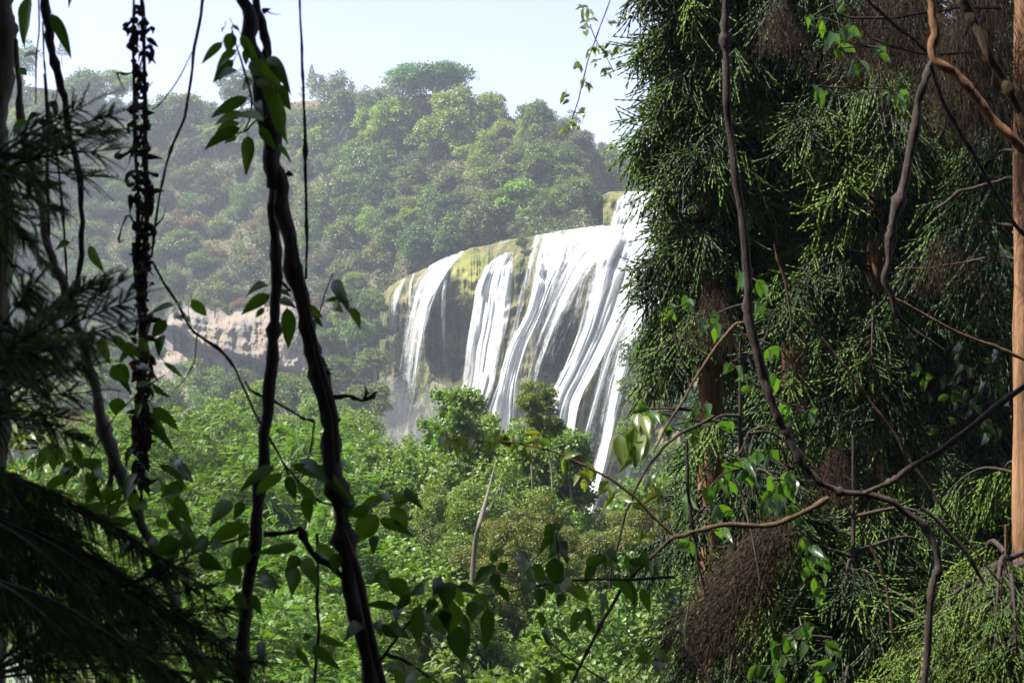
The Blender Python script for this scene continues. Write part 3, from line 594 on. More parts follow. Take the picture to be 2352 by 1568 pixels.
bproto('pin0', 'pinnate', 9500, 61, leaf=(.13, .042), clumps=80); bproto('pin1', 'pinnate', 9500, 62, leaf=(.13, .042), clumps=80)
bproto('pop0', 'poplar', 26000, 63, leaf=(.13, .12), flat=1.15, R_=3.6); bproto('pop1', 'poplar', 24000, 64, leaf=(.13, .12), flat=1.3, R_=3.0, clumps=44)
bproto('dense0', 'oak', 42000, 65, leaf=(.1, .06), R_=3.6, clumps=54); bproto('dense1', 'oak', 36000, 66, leaf=(.1, .06), R_=3.2, clumps=44)
bproto('popS0', 'poplar', 5200, 71, leaf=(.12, .11), flat=1.0, R_=1.1, clumps=26, h=7, tr=.05, rsf=(.16, .36)); bproto('popS1', 'poplar', 5200, 72, leaf=(.12, .11), flat=1.8, R_=.85, clumps=26, h=7, tr=.045, rsf=(.16, .4))
bproto('denseS', 'oak', 9000, 73, leaf=(.075, .045), flat=.8, R_=.85, clumps=24, h=5, tr=.045, rsf=(.22, .42))
B = {'pinnate': (.10, .19, .022), 'pop': (.125, .215, .05), 'dense': (.12, .175, .035), 'gold': (.125, .15, .03), 'deep': (.06, .12, .035)}
# (px, py of crown top, Y, scale, proto, colour, label)
MT = [
 (520, 935, 44, 1.0, 'pin0', 'pinnate', 'bright feathery-leaved tree left of the lower black vine'), (760, 1000, 42, .95, 'pin1', 'pinnate', 'bright feathery-leaved tree behind the thick leaning vine'),
 (330, 980, 40, .9, 'pin1', 'pinnate', 'bright feathery-leaved tree behind the dried vine'), (600, 1130, 34, .9, 'pin0', 'pinnate', 'feathery-leaved tree lower in the gap between the black vines'),
 (420, 1160, 32, .85, 'pin1', 'pinnate', 'feathery-leaved tree behind the lower left conifer spray'), (780, 1280, 28, .75, 'pin0', 'pinnate', 'feathery-leaved tree at the bottom behind the thick leaning vine'),
 (100, 1000, 42, 1.0, 'pin0', 'pinnate', 'feathery-leaved tree behind the far left vines'), (960, 1390, 26, .7, 'pin1', 'pinnate', 'feathery-leaved tree at the bottom centre'), (560, 1380, 24, .7, 'pin1', 'pinnate', 'feathery-leaved tree at the bottom beside the twin stems'),
 (840, 930, 62, 1.0, 'pop0', 'pop', 'round-leaved tree below the left end of the falls'),
 (540, 875, 80, 1.0, 'pop1', 'pop', 'round-leaved tree under the limestone cliff'),
 (1052, 842, 40, .85, 'popS1', 'pop', 'tall slim round-leaved poplar rising in front of the cave'), (1125, 950, 40, 1.1, 'popS0', 'pop', 'poplar crown in front of the broad white curtain'), (1078, 930, 42, .9, 'popS0', 'pop', 'poplar crown just right of the tall slim poplar'),
 (988, 985, 40, 1.0, 'popS1', 'pop', 'small poplar crown left of the tall one'), (1305, 945, 38, .72, 'popS1', 'pop', 'slim poplar in front of the largest white curtain'), (1220, 985, 41, 1.1, 'popS0', 'pop', 'poplar beneath the small olive crown'), (1265, 1040, 39, 1.1, 'popS0', 'pop', 'poplar crown below the slim one at the largest curtain'), (1170, 1000, 40, 1.05, 'popS0', 'pop', 'poplar crown low in front of the narrow stream'),
 (1490, 1065, 40, 1.2, 'popS0', 'pop', 'poplar right of the foot of the outermost curtain'), (1600, 1060, 40, .6, 'pop1', 'pop', 'poplar at the edge of the hanging cedar'), (1462, 1150, 39, .8, 'popS0', 'pop', 'small poplar crown under the outermost curtain'), (930, 1040, 40, 1.0, 'popS0', 'pop', 'poplar crown under the left slanting curtain'),
 (1231, 866, 36, .62, 'denseS', 'dense', 'small round olive crown in front of the falls'), (1255, 925, 36, .6, 'denseS', 'dense', 'second small olive crown tucked under the round one'), (1110, 1045, 36, .75, 'dense0', 'dense', 'wide olive-green crown below the centre of the falls'),
 (1100, 905, 44, .8, 'popS1', 'pop', 'slim poplar tip right of the tall slim one'), (1150, 945, 43, .85, 'popS1', 'pop', 'slim poplar tip before the foot of the broad white curtain'), (1015, 915, 42, .8, 'popS1', 'pop', 'slim poplar tip just left of the tall slim one'), (1238, 930, 39, .95, 'popS0', 'pop', 'poplar crown directly under the small olive crown'), (1185, 965, 42, .9, 'popS1', 'pop', 'slim poplar between the broad and the narrow streams'), (950, 1000, 43, .8, 'popS0', 'pop', 'loose poplar crown by the spray of the left curtain'), (1318, 1030, 39, .7, 'popS1', 'pop', 'slim poplar low before the slim stream'),
 (1300, 1130, 36, .9, 'popS0', 'pop', 'poplar crown just left of the lowest white strand'), (1020, 950, 43, .9, 'popS0', 'pop', 'poplar crown behind and below the tall slim poplar'), (1185, 1060, 38, 1.2, 'popS0', 'pop', 'poplar crown low between the two wide curtains'), (1050, 1020, 39, 1.2, 'popS0', 'pop', 'poplar crown in the middle of the canopy edge'), (895, 985, 44, .9, 'popS1', 'pop', 'slim poplar at the left end of the falls'),
 (975, 1085, 36, .6, 'dense1', 'dense', 'olive-green crown right of the thick leaning vine'), (1270, 1120, 32, .6, 'dense0', 'gold', 'yellowish olive crown low in the centre'), (1350, 1205, 31, .45, 'dense1', 'gold', 'small yellowish crown right of the low centre'),
 (1180, 1200, 34, .8, 'pop0', 'pop', 'poplar crown around the bare leaning trunk'), (1000, 1200, 34, .9, 'pop0', 'pop', 'poplar crown left of the bare leaning trunk'), (1450, 1230, 30, .8, 'pop1', 'pop', 'poplar crown below the golden twig'),
 (1130, 1380, 27, .8, 'pop1', 'pop', 'poplar crown at the bottom centre under the broad leaves'), (1330, 1340, 27, .8, 'pop0', 'pop', 'poplar crown at the bottom behind the drooping leaf twig'), (1520, 1360, 26, .8, 'pop0', 'pop', 'poplar crown at the bottom beside the cedar'),
 (1530, 1110, 34, .5, 'dense0', 'gold', 'dry yellowish crown by the cedar edge'),
 (420, 960, 60, 1.1, 'pin1', 'pinnate', 'feathery-leaved tree at the back of the canopy behind the wiry vine'), (680, 965, 58, 1.0, 'pin0', 'pinnate', 'feathery-leaved tree at the back between the straight and the leaning stems'), (880, 1060, 46, 1.0, 'pin1', 'pinnate', 'feathery-leaved tree under the left curtain of the falls'),
 (250, 960, 66, 1.2, 'pop0', 'pop', 'round-leaved tree at the back behind the bent stem'), (700, 905, 85, 1.0, 'pop0', 'pop', 'round-leaved tree far back below the cliff, by the leaning stem'),
 (1700, 1000, 44, 1.0, 'pop0', 'pop', 'round-leaved tree glimpsed behind the first cedar'), (1950, 900, 46, 1.1, 'dense0', 'dense', 'olive tree glimpsed between the cedar trunks'), (2200, 820, 40, 1.1, 'pop1', 'pop', 'round-leaved tree glimpsed behind the right cedars'),
 (1800, 1250, 30, .9, 'pop1', 'deep', 'deep green tree low behind the cedars'), (2100, 1150, 30, 1.0, 'dense0', 'deep', 'deep green crown low behind the right cedars'), (2350, 500, 36, 1.2, 'dense1', 'dense', 'olive tree behind the far right trunk'), (2150, 500, 60, 1.4, 'pop0', 'pop', 'sunlit tree far behind the right cedars'),
]
for (x, yt, D, sc, kd, cl, lb) in MT:
    Rz = {'pin': 4.5 * .8, 'pop0': 3.6 * 1.15, 'pop1': 3.0 * 1.3, 'den': 3.4 * .8}[kd if kd in ('pop0', 'pop1') else kd[:3]] if kd[-2] != 'S' and kd != 'denseS' else {'popS0': 1.25, 'popS1': 1.65, 'denseS': .85}[kd]
    if kd[:3] == 'pin': yt -= 45
    if kd in ('pop0', 'pop1') and D > 25: yt -= 12
    loc = P(x, yt, D); loc[2] -= Rz * sc * 1.08
    tree(kd, loc, 1, jit(B[cl], .07), lb, sc=(sc, sc, sc))
# ground shrubs filling the gorge floor between canopy trees (each a shrub)
for i in range(34):
    Y = rng.uniform(26, 75); x = rng.uniform(0, 1750); X = (x - 1176) * K * Y; z = -.24 * Y * 1.02 - rng.uniform(.5, 2.5)
    if Y > 45: z = -.19 * Y - rng.uniform(0, 3)
    tree(rng.choice(['pin0', 'pop0', 'dense0', 'pop1']), (X, Y, z - 3), 1, jit(B['deep' if rng.random() < .6 else 'pop'], .15), 'green understorey tree filling the gaps in the canopy below', group='understorey trees below the viewpoint', sc=(.9, .9, .9), name='understorey_tree')
# bare leaning trunk in the centre
mb = MB(); tube(mb, [P(1084, 1340, 29), P(1091, 1250, 29), P(1104, 1190, 29), P(1122, 1125, 31), P(1138, 1060, 33)], [.06, .05, .045, .03, .008], 8, 20, .05); tube(mb, [P(1102, 1195, 29), P(1125, 1165, 30), P(1150, 1110, 33)], [.03, .022, .012], 6, 8, .05)
o = obj('bare_trunk', mb, M['grey']); tag(o, 'pale bare leaning trunk standing in the middle of the green canopy', 'tree trunk')
for i, (pts, lb) in enumerate([([(1440, 1400), (1442, 1480), (1446, 1568)], 'pale stump-like trunk at the bottom beside the cedar')]):
    mb = MB(); tube(mb, [P(a, b, 34) for a, b in pts], [.05, .045, .06], 6, 12, .05); tag(obj('bough', mb, M['farbark']), lb, 'branch')

# ------------------------------------------------------------------ cedars on the right
def branchlets(mb, b, d, L, r0, tb, seg=9, curl=.5, r=rng):
    """cord-like cedar shoots: serrated three-sided tubes curving down then up at the tip"""
    n = len(b); d = unit(d); s = unit(np.cross(d, sph(n, r))); q = np.cross(d, s); u = np.linspace(0, 1, seg + 1)
    L = np.broadcast_to(L, (n,)); dn = np.array([0, 0, -1.])
    c = b[:, None] + d[:, None] * (L[:, None] * u)[..., None] + dn * (L[:, None] * (curl * (u ** 1.5 - .55 * u ** 3)))[..., None]
    rr = r0 * np.where(np.arange(seg + 1) % 2 == 0, 1.0, .42) * (1 - .35 * u); rr[-1] = r0 * .1; rr[0] = r0 * .4
    V = []
    for k in range(3):
        a = 2.0944 * k; ph = (np.arange(seg + 1) * .9)
        dirv = s[:, None] * np.cos(a + ph)[None, :, None] + q[:, None] * np.sin(a + ph)[None, :, None]
        V.append(c + dirv * rr[None, :, None])
    V = np.stack(V, 2)  # n,seg+1,3,3
    base = (np.arange(n) * (seg + 1) * 3)[:, None, None] + (np.arange(seg) * 3)[None, :, None]; j = np.arange(3)[None, None]; jn = (j + 1) % 3
    F = np.stack([base + j, base + jn, base + 3 + jn, base + 3 + j], -1).reshape(-1, 4)
    t = np.clip(tb[:, None] + .45 * (u ** 2)[None] - .1, 0, 1); mb.add(V.reshape(-1, 3), F, np.repeat(t.ravel(), 3))

def cedar(name, label, xpx, Y, ztop, zbot, reach, nb, seed, mat='cedar', trunk_r=.16, lean=0, face=None, density=1.0, bark='red', branch_r=.011, L0=.19, gaps=(), ttop=9.5):
    r = np.random.default_rng(seed); X = (xpx - 1176) * K * Y; z0 = float(gz(np.array(X), np.array(Y))) - .3
    t = thing(name, label, 'conifer', (X, Y, z0)); inv = -Vector(t.location)
    mb = MB(); n = 40; zz = np.linspace(z0, 9.5, n)
    tube(mb, [(X + lean * (z - 0), Y, z) for z in np.linspace(z0, ttop, 8)], [trunk_r * 1.5, trunk_r * 1.15, trunk_r, trunk_r * .85, trunk_r * .6, trunk_r * .3], 14, 60, .045, r=r)
    o = obj('trunk', mb, M[bark], t); o.matrix_parent_inverse.translation = inv
    fo = MB(); br = MB()
    for i in range(nb):
        z = r.uniform(zbot, ztop); a = r.uniform(0, 6.283) if face is None else r.normal(face, 1.15)
        if math.sin(a) < .35 and any(g0 < z < g1 for g0, g1 in gaps): continue
        Lb = reach * r.uniform(.4, 1.35) * np.interp(z, [zbot, (zbot + ztop) / 2, 8], [.8, 1, .55])
        h = np.array([math.cos(a), math.sin(a), 0]); up = r.uniform(-.1, .35)
        p0 = np.array([X + lean * z, Y, z]); p1 = p0 + h * Lb * .5 + np.array([0, 0, up * Lb * .4]); p2 = p0 + h * Lb * .85 + np.array([0, 0, (up - .5) * Lb * .5]); p3 = p0 + h * Lb + np.array([0, 0, (up - .75) * Lb * .7])
        c = tube(br, [p0, p1, p2, p3], [.014, .009, .005, .002], 5, 14, .05, r=r)
        dr = r.uniform(.1, 1.05); m = int(30 * density * Lb); 
        fpos = r.uniform(.12, 1, m); ci = np.stack([np.interp(fpos, np.linspace(0, 1, len(c)), c[:, k]) for k in range(3)], -1)
        side = np.cross(h, [0, 0, 1.]); sd_ = r.choice([-1, 1], m)[:, None]
        td = unit(h * .55 + side * sd_ * r.uniform(.2, 1.1, (m, 1)) + np.array([0, 0, 1.]) * r.uniform(-1.1, .15, (m, 1)))
        tl = r.uniform(.14, .36, m) * (1.15 - .4 * fpos)
        tint = r.choice([r.uniform(-.15, .2), r.uniform(.1, .65)]) + r.normal(0, .08, m)
        e = ci + td * tl[:, None] + np.array([0, 0, -1.]) * (tl * .35)[:, None]
        k = 7
        for q in range(k):
            f = (q + 1) / k; p = ci + (e - ci) * f; sd2 = unit(np.cross(td, sph(m, r)))
            dd = unit(td * .8 + sd2 * .62 + np.array([0, 0, -dr])); branchlets(fo, p, dd, L0 * r.uniform(.5, 1.3, m), branch_r, np.clip(tint + r.normal(0, .1, m), 0, 1), 9, .75 * dr - .1, r)
        for q in range(m):
            pass
        tv = np.stack([ci, ci + td * .006, e], 1) ; tv[:, 1] += side * .006
        br.add(tv.reshape(-1, 3), np.arange(m * 3).reshape(-1, 3))
    o = obj('foliage', fo, M[mat], t); o.matrix_parent_inverse.translation = inv
    o = obj('branches', br, M['vine'], t); o.matrix_parent_inverse.translation = inv
    return t
cedar('cedar_tree', 'drooping cedar nearest the waterfall with red-brown trunk showing', 1632, 11.0, 3.4, .0, .44, 175, 71, trunk_r=.10, density=1.35, L0=.19, gaps=((1.0, 1.25),), branch_r=.011)
cedar('cedar_tree', 'second cedar with a dark trunk low behind the curved vine', 1822, 12.2, 3.7, .4, .9, 155, 72, trunk_r=.12, L0=.2, gaps=((1.5, 2.0), (-1.3, .75)), branch_r=.011)
cedar('cedar_tree', 'cedar with dense fresh shoots in the middle of the right side', 2010, 10.5, 3.0, -2.4, .75, 135, 73, trunk_r=.06, L0=.18, branch_r=.011)
cedar('cedar_tree', 'cedar with bare orange trunk at the right edge', 2354, 9.0, 4.5, -4.5, .7, 40, 74, trunk_r=.075, face=1.3, bark='orange')
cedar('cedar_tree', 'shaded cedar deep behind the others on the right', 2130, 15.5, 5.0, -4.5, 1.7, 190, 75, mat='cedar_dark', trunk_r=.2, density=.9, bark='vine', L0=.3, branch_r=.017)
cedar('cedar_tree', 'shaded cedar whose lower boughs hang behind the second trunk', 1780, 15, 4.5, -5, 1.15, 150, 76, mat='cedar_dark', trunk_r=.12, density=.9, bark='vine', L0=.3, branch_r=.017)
cedar('young_cedar', 'young cedar with loose shoots standing in front of the first cedar trunk', 1700, 9.4, -.4, -4.2, .42, 75, 78, trunk_r=.03, density=1.0, bark='vine', ttop=0)
cedar('young_cedar', 'young cedar low between the second trunk and the orange trunk', 1960, 9.0, -1.1, -4.2, .65, 70, 79, trunk_r=.03, density=1.0, bark='vine', ttop=-.6)
cedar('cedar_sapling', 'young bright green cedar in the bottom right corner', 2310, 6.2, -.9, -2.6, .62, 90, 77, trunk_r=.02, ttop=-.8, density=2.2, L0=.08, branch_r=.006, mat='fresh')  # lighter needle colour stands in for sun on the sapling

# ------------------------------------------------------------------ foreground: vines, leaves and sprays around the viewpoint
def W(w, Y): return w * K * Y * .5                      # photo pixels of width -> radius in metres
def vine_stem(parent, inv, pts, w, Y, mat='vine', name='stem', rough=.085, sides=9, knots=True, dY=None):
    Ys = np.full(len(pts), Y) if dY is None else np.linspace(Y, Y + dY, len(pts))
    p = [P(a, b, y) for (a, b), y in zip(pts, Ys)]; L = sum(np.linalg.norm(p[i + 1] - p[i]) for i in range(len(p) - 1)); n = int(max(12, min(120, L / .02)))
    ws = np.atleast_1d(w); rad = np.interp(np.linspace(0, 1, n), np.linspace(0, 1, len(ws)), ws) * K * Y * .5
    if knots:
        k = rng.integers(4, n - 2, max(1, n // 9)); rad[k] *= rng.uniform(1.15, 1.65, len(k)); rad *= 1 + .12 * vnoise(np.arange(n), np.full(n, rng.uniform(0, 60)), 3.1)
    rad = rad * (1 + .06 * np.sin(np.arange(n) * .7 + rng.uniform(0, 6)))
    mb = MB(); q = [p[0]]
    for i in range(1, len(p)):
        q += [(p[i - 1] + p[i]) / 2 + rng.normal(0, .24, 3) * rad.mean(), p[i]]
    p = q; wob = np.array(p); wob[1:-1] += rng.normal(0, .15, (len(p) - 2, 3)) * rad.mean()
    tube(mb, wob, rad, sides, n, rough); o = obj(name, mb, M[mat], parent)
    if inv is not None: o.matrix_parent_inverse.translation = inv
    return o
def leafset(parent, inv, lst, conv, Y, mat='near', name='leaves', jitY=.12):
    mb = MB()
    for l in lst:
        (x0, y0), (x1, y1), w_ = l[:3]; ax, ay = conv(x0, y0); bx, by = conv(x1, y1); sc = conv(1, 0)[0] - conv(0, 0)[0]
        y = Y + rng.normal(0, jitY * .5); p0 = P(ax, ay, y); p1 = P(bx, by, y + rng.normal(0, jitY * .35))
        t = (l[3] if len(l) > 3 else rng.uniform(0, .8))
        roll = rng.normal(0, .3); p0 = p1 + (p0 - p1) * 1.0; p1 = p0 + (p1 - p0) * 1.08; blade(mb, p0, p1, w_ * sc * K * Y * 1.13 * rng.uniform(.85, 1.15), roll, rng.uniform(.02, .09), t)
        pet = p0 + unit(p0 - p1) * .012 + np.array([0, 0, .006]); tube(mb, [pet, p0], .0009, 4, 4)
    o = obj(name, mb, M[mat], parent)
    if inv is not None: o.matrix_parent_inverse.translation = inv
    return o
def cluster(x, y, n, ln, w=None, spread=1.0, drop=1.0):
    """n drooping leaves round one twig node, in photo pixels"""
    out = []
    for i in range(n):
        a = rng.normal(0, .75 * spread); l = ln * rng.uniform(.7, 1.2); x0 = x + rng.normal(0, ln * .18); y0 = y + rng.normal(0, ln * .2)
        out.append(((x0, y0), (x0 + math.sin(a) * l, y0 + math.cos(a) * l * drop), (w or ln * .48) * rng.uniform(.8, 1.15)))
    return out
same = lambda x, y: (x, y)
cA = lambda x, y: (402 + x * .3295, y * .3295)
c5 = lambda x, y: (287 + x * .2563, 574 + y * .2563)
cM = lambda x, y: (689 + x * .3662, 994 + y * .3662)
cF = lambda x, y: (x * .3662, 994 + y * .3662)
cT = lambda x, y: (x * .3662, y * .3662)
cT3 = lambda x, y: (x * .3662, 517 + y * .3662)
c6 = lambda x, y: (1435.5 + x * .3897, 976 + y * .3897)
c7 = lambda x, y: (1263 + x * .4629, y * .4629)
c8 = lambda x, y: (1435.5 + x * .3897, 459 + y * .3897)
def group_thing(name, label, cat, x, y, Y, group=None):
    t = thing(name, label, cat, tuple(P(x, y, Y)), group); return t, -Vector(t.location)

# the big leaning twin vine
t, inv = group_thing('woody_vine', 'thick black twin-stemmed thorny vine leaning from the top down to the bottom centre', 'vine', 850, 1568, 3.0)
vine_stem(t, inv, [(545, -60), (557, 0), (573, 66), (586, 132), (600, 198), (613, 280), (624, 362), (628, 430)], [30, 30, 34, 38, 40, 34], 3.0)
vine_stem(t, inv, [(622, 330), (642, 420), (665, 540), (690, 680), (715, 790), (742, 900), (762, 1020), (783, 1160), (800, 1290), (825, 1420), (856, 1580), (870, 1700)], [30, 34, 34, 36, 46, 44, 40, 40, 46, 50], 3.0)
vine_stem(t, inv, [(676, 545), (705, 700), (735, 830), (768, 960), (775, 1060)], [8, 14, 16, 12], 2.96)
vine_stem(t, inv, [(792, 1220), (825, 1320), (850, 1440), (880, 1570)], [10, 16, 20, 20], 2.95)
mb = MB()
for a, b in [((606, 26), (622, 20)), ((662, 398), (676, 404)), ((738, 824), (752, 842)), ((748, 855), (762, 858)), ((772, 968), (784, 962)), ((783, 1100), (796, 1130))]:
    tube(mb, [P(*a, 2.99), P(*b, 2.98)], [.007, .0006], 6, 6)
o = obj('thorns', mb, M['vine'], t); o.matrix_parent_inverse.translation = inv
vine_stem(t, inv, [(765, 912), (800, 908), (835, 920), (862, 915)], [12, 9, 7, 3], 2.98, name='twig'); vine_stem(t, inv, [(835, 920), (842, 900), (838, 885)], [8, 7, 3], 2.98, name='twig'); vine_stem(t, inv, [(840, 918), (858, 908), (866, 900)], [9, 12, 4], 2.98, name='twig')
vine_stem(t, inv, [(607, 22), (620, 30), (635, 34), (645, 33)], [5, 2, 1], 2.98, name='twig')
t2, inv2 = group_thing('woody_vine', 'straight dark vine stem with knots hanging left of the thick leaning vine', 'vine', 557, 1568, 3.05)
vine_stem(t2, inv2, [(570, -60), (584, -20), (594, 30), (606, 82), (613, 132), (622, 198), (628, 273), (630, 346), (628, 440), (630, 520), (632, 600), (629, 700), (624, 780), (622, 860), (616, 950), (605, 1060), (595, 1160), (584, 1240), (572, 1330), (562, 1410), (556, 1500), (555, 1620)], [18, 20, 20, 22, 24, 26, 28, 28, 28, 30, 30], 3.05)
vine_stem(t2, inv2, [(632, 630), (655, 655), (668, 668)], [6, 7, 6], 3.05, name='twig'); vine_stem(t2, inv2, [(606, 1226), (640, 1226), (670, 1222), (690, 1212), (700, 1236), (712, 1262), (740, 1290), (775, 1308), (800, 1345)], [12, 14, 12, 16, 14, 12, 16, 12, 10], 3.0, name='branch')
vine_stem(t2, inv2, [(563, 875), (575, 895), (608, 913)], [4, 6, 7], 3.05, name='twig'); vine_stem(t2, inv2, [(628, 920), (660, 938), (700, 962), (722, 968)], [6, 5, 6, 8], 3.05, name='twig')
LA = [((330,295),(195,440),55),((395,230),(370,370),80,.7),((345,190),(328,230),20),((405,175),(445,215),30),((430,350),(300,480),70),((410,420),(275,570),75),((445,495),(310,570),70),((460,245),(580,430),75,.7),((495,340),(495,450),55),
 ((650,395),(800,650),80),((520,440),(715,610),110,.6),((610,430),(730,590),100),((540,560),(480,630),70),((505,680),(265,815),75),((650,545),(690,800),110,.4),((560,570),(700,640),70),((620,830),(385,820),60),((480,790),(290,870),60,.9),
 ((455,890),(220,1040),75),((430,950),(350,1000),50),((510,950),(495,1210),100,.5),((590,880),(700,1040),70),((720,640),(780,980),150,.2),((730,1000),(805,1130),45,.9),((450,860),(290,930),60,.9),((560,700),(620,860),70),((700,600),(800,760),110,.3)]
leafset(t, inv, LA, cA, 2.92)
vine_stem(t, inv, [(531, 62), (543, 105), (556, 145), (568, 185), (580, 240), (572, 280), (560, 300)], [3, 4, 5, 5, 4], 2.93, name='shoot', knots=False); vine_stem(t, inv, [(590, 275), (566, 300), (545, 308)], [5, 4, 3], 2.93, name='shoot', knots=False)
LB = [((1290,320),(1095,420),70),((1300,400),(1060,570),130,.3),((1250,520),(1180,600),60),((1390,450),(1530,520),70),((1400,360),(1480,420),50),((1450,520),(1460,860),130,.4),((1560,480),(1760,600),110),((1700,600),(1770,690),50),
 ((2010,460),(1800,470),60,.2),((1870,280),(2010,560),110,.1),((2016,520),(2100,700),80),((1870,500),(1960,560),90)]
leafset(t2, inv2, LB, c5, 3.0)
vine_stem(t2, inv2, [(764, 628), (752, 660), (742, 690), (733, 718)], [3, 3, 3], 3.0, name='shoot', knots=False)

# thin hanging vines
def simple_vine(label, pts, w, Y, mat='vine', extra=(), lv=None, conv=same, lmat='near', cat='vine', name='thin_vine', group=None):
    t, inv = group_thing(name, label, cat, *pts[0], Y, group); vine_stem(t, inv, pts, w, Y, mat)
    for e, we in extra: vine_stem(t, inv, e, we, Y, mat, name='twig')
    if lv: leafset(t, inv, lv, conv, Y - .03, lmat)
    return t, inv
simple_vine('thin straight vine hanging from the top edge right of the twin stems', [(688, -30), (691, 60), (694, 150), (698, 240), (701, 340), (704, 450), (705, 560), (703, 640)], [5, 6, 7, 8, 7, 6], 3.2)
simple_vine('long curved thin vine bowing from the top towards the dried vine', [(470, -30), (462, 40), (445, 120), (436, 200), (424, 270), (398, 330), (380, 385), (367, 450), (356, 520), (348, 590)], [7, 7, 6, 6, 5, 6], 3.1, extra=[([(441, 120), (420, 165), (395, 205), (372, 235), (350, 252)], [2, 3, 3]), ([(356, 520), (375, 500), (380, 480)], [4, 3, 2])])
simple_vine('wiry vine running from the dried vine down across the cliff to the right', [(350, 600), (366, 630), (385, 663), (406, 693), (424, 730), (440, 757), (472, 781), (505, 802), (535, 838), (555, 882), (575, 925), (600, 975), (628, 1020), (650, 1062), (664, 1090)], [5, 7, 7, 6, 6, 5, 5, 5], 3.1,
            lv=[((440,490),(200,600),60),((520,450),(500,530),70),((600,445),(720,580),90,.9),((510,560),(560,640),60),((370,630),(250,780),90),((340,760),(310,950),85,.1),((540,600),(590,670),50),((440,585),(520,640),80,.7)], conv=c5, extra=[([(453, 771), (447, 830), (425, 870), (400, 895)], [3, 3, 2])])
simple_vine('short wiry vine dangling beside the lower leaning vine', [(722, 968), (716, 1020), (705, 1060), (698, 1085)], [5, 4, 3], 3.0)
simple_vine('thin vine hanging behind the lower broad leaves', [(728, 1225), (731, 1300), (728, 1370), (733, 1440), (728, 1500), (722, 1568)], [7, 8, 9, 8, 6], 3.1)
simple_vine('twig slanting down to the bottom edge right of the leaning vine', [(885, 1500), (920, 1512), (960, 1535), (1010, 1570), (1040, 1600)], [9, 7, 5], 3.0, name='twig_branch', cat='branch')
# far left stems
t, inv = group_thing('tree_trunk', 'grey-brown straight trunk running up the far left edge', 'tree trunk', 0, 1568, 3.4)
vine_stem(t, inv, [(12, -80), (10, 100), (6, 500), (0, 900), (-4, 1300), (-8, 1700)], [54, 50, 46, 44, 50], 3.4, 'grey', 'bark_stem', sides=16, knots=False)
simple_vine('dark bent stem climbing beside the far left trunk', [(36, 90), (44, 201), (50, 293), (68, 366), (86, 439), (100, 513), (112, 574), (128, 620), (150, 665), (178, 751), (196, 810), (212, 865), (225, 938), (242, 993), (262, 1058), (284, 1100), (308, 1155), (332, 1221), (360, 1283), (386, 1346), (408, 1408), (434, 1470), (462, 1560), (480, 1620)], [12, 18, 20, 20, 22, 24, 26, 30, 26, 24, 26, 24], 3.2, 'grey', name='woody_vine',
            extra=[([(253, 1045), (254, 1104), (250, 1150), (249, 1192)], [14, 13, 8]), ([(249, 1130), (225, 1160), (212, 1175)], [5, 4, 2])])
simple_vine('dark stem hanging from the top left corner', [(95, -40), (102, 10), (112, 70), (118, 110), (128, 154), (141, 205), (149, 249), (158, 311), (173, 366), (184, 421), (190, 513), (187, 580), (178, 640), (160, 690)], [22, 20, 17, 15, 13, 12, 12], 3.1, name='woody_vine',
            lv=[((190,-20),(160,285),110,.35),((325,88),(440,355),72,.2),((230,340),(150,385),30),((120,425),(165,470),50),((180,760),(90,860),70,.5),((385,880),(430,990),50,.4),((445,-40),(432,50),24)], conv=cT)
for i, (pts, w_, lb) in enumerate([([(88, -20), (90, 70), (83, 130), (82, 240)], [4, 4, 3], 'thin strand hanging nearest the far left trunk'), ([(98, 50), (101, 130), (106, 190), (110, 245)], [4, 4, 3], 'thin strand ending at the clump of dead leaves, top left'),
    ([(128, 300), (136, 405), (146, 512), (150, 580), (153, 650)], [5, 6, 5], 'thin strand hanging just left of the bent dark stem'), ([(103, 170), (110, 300), (108, 420), (112, 540)], [7, 8, 8], 'knobbly strand below the dead leaf clump at the left')]):
    simple_vine(lb, pts, w_, 3.05)
t, inv = group_thing('dead_leaf_clump', 'clump of dead leaves hanging on strands in the upper left', 'dead leaves', 105, 240, 3.05); leafset(t, inv, [x for i in range(7) for x in cluster(rng.uniform(90, 125), rng.uniform(232, 300), 2, 34, 18)], same, 3.05, 'dead')

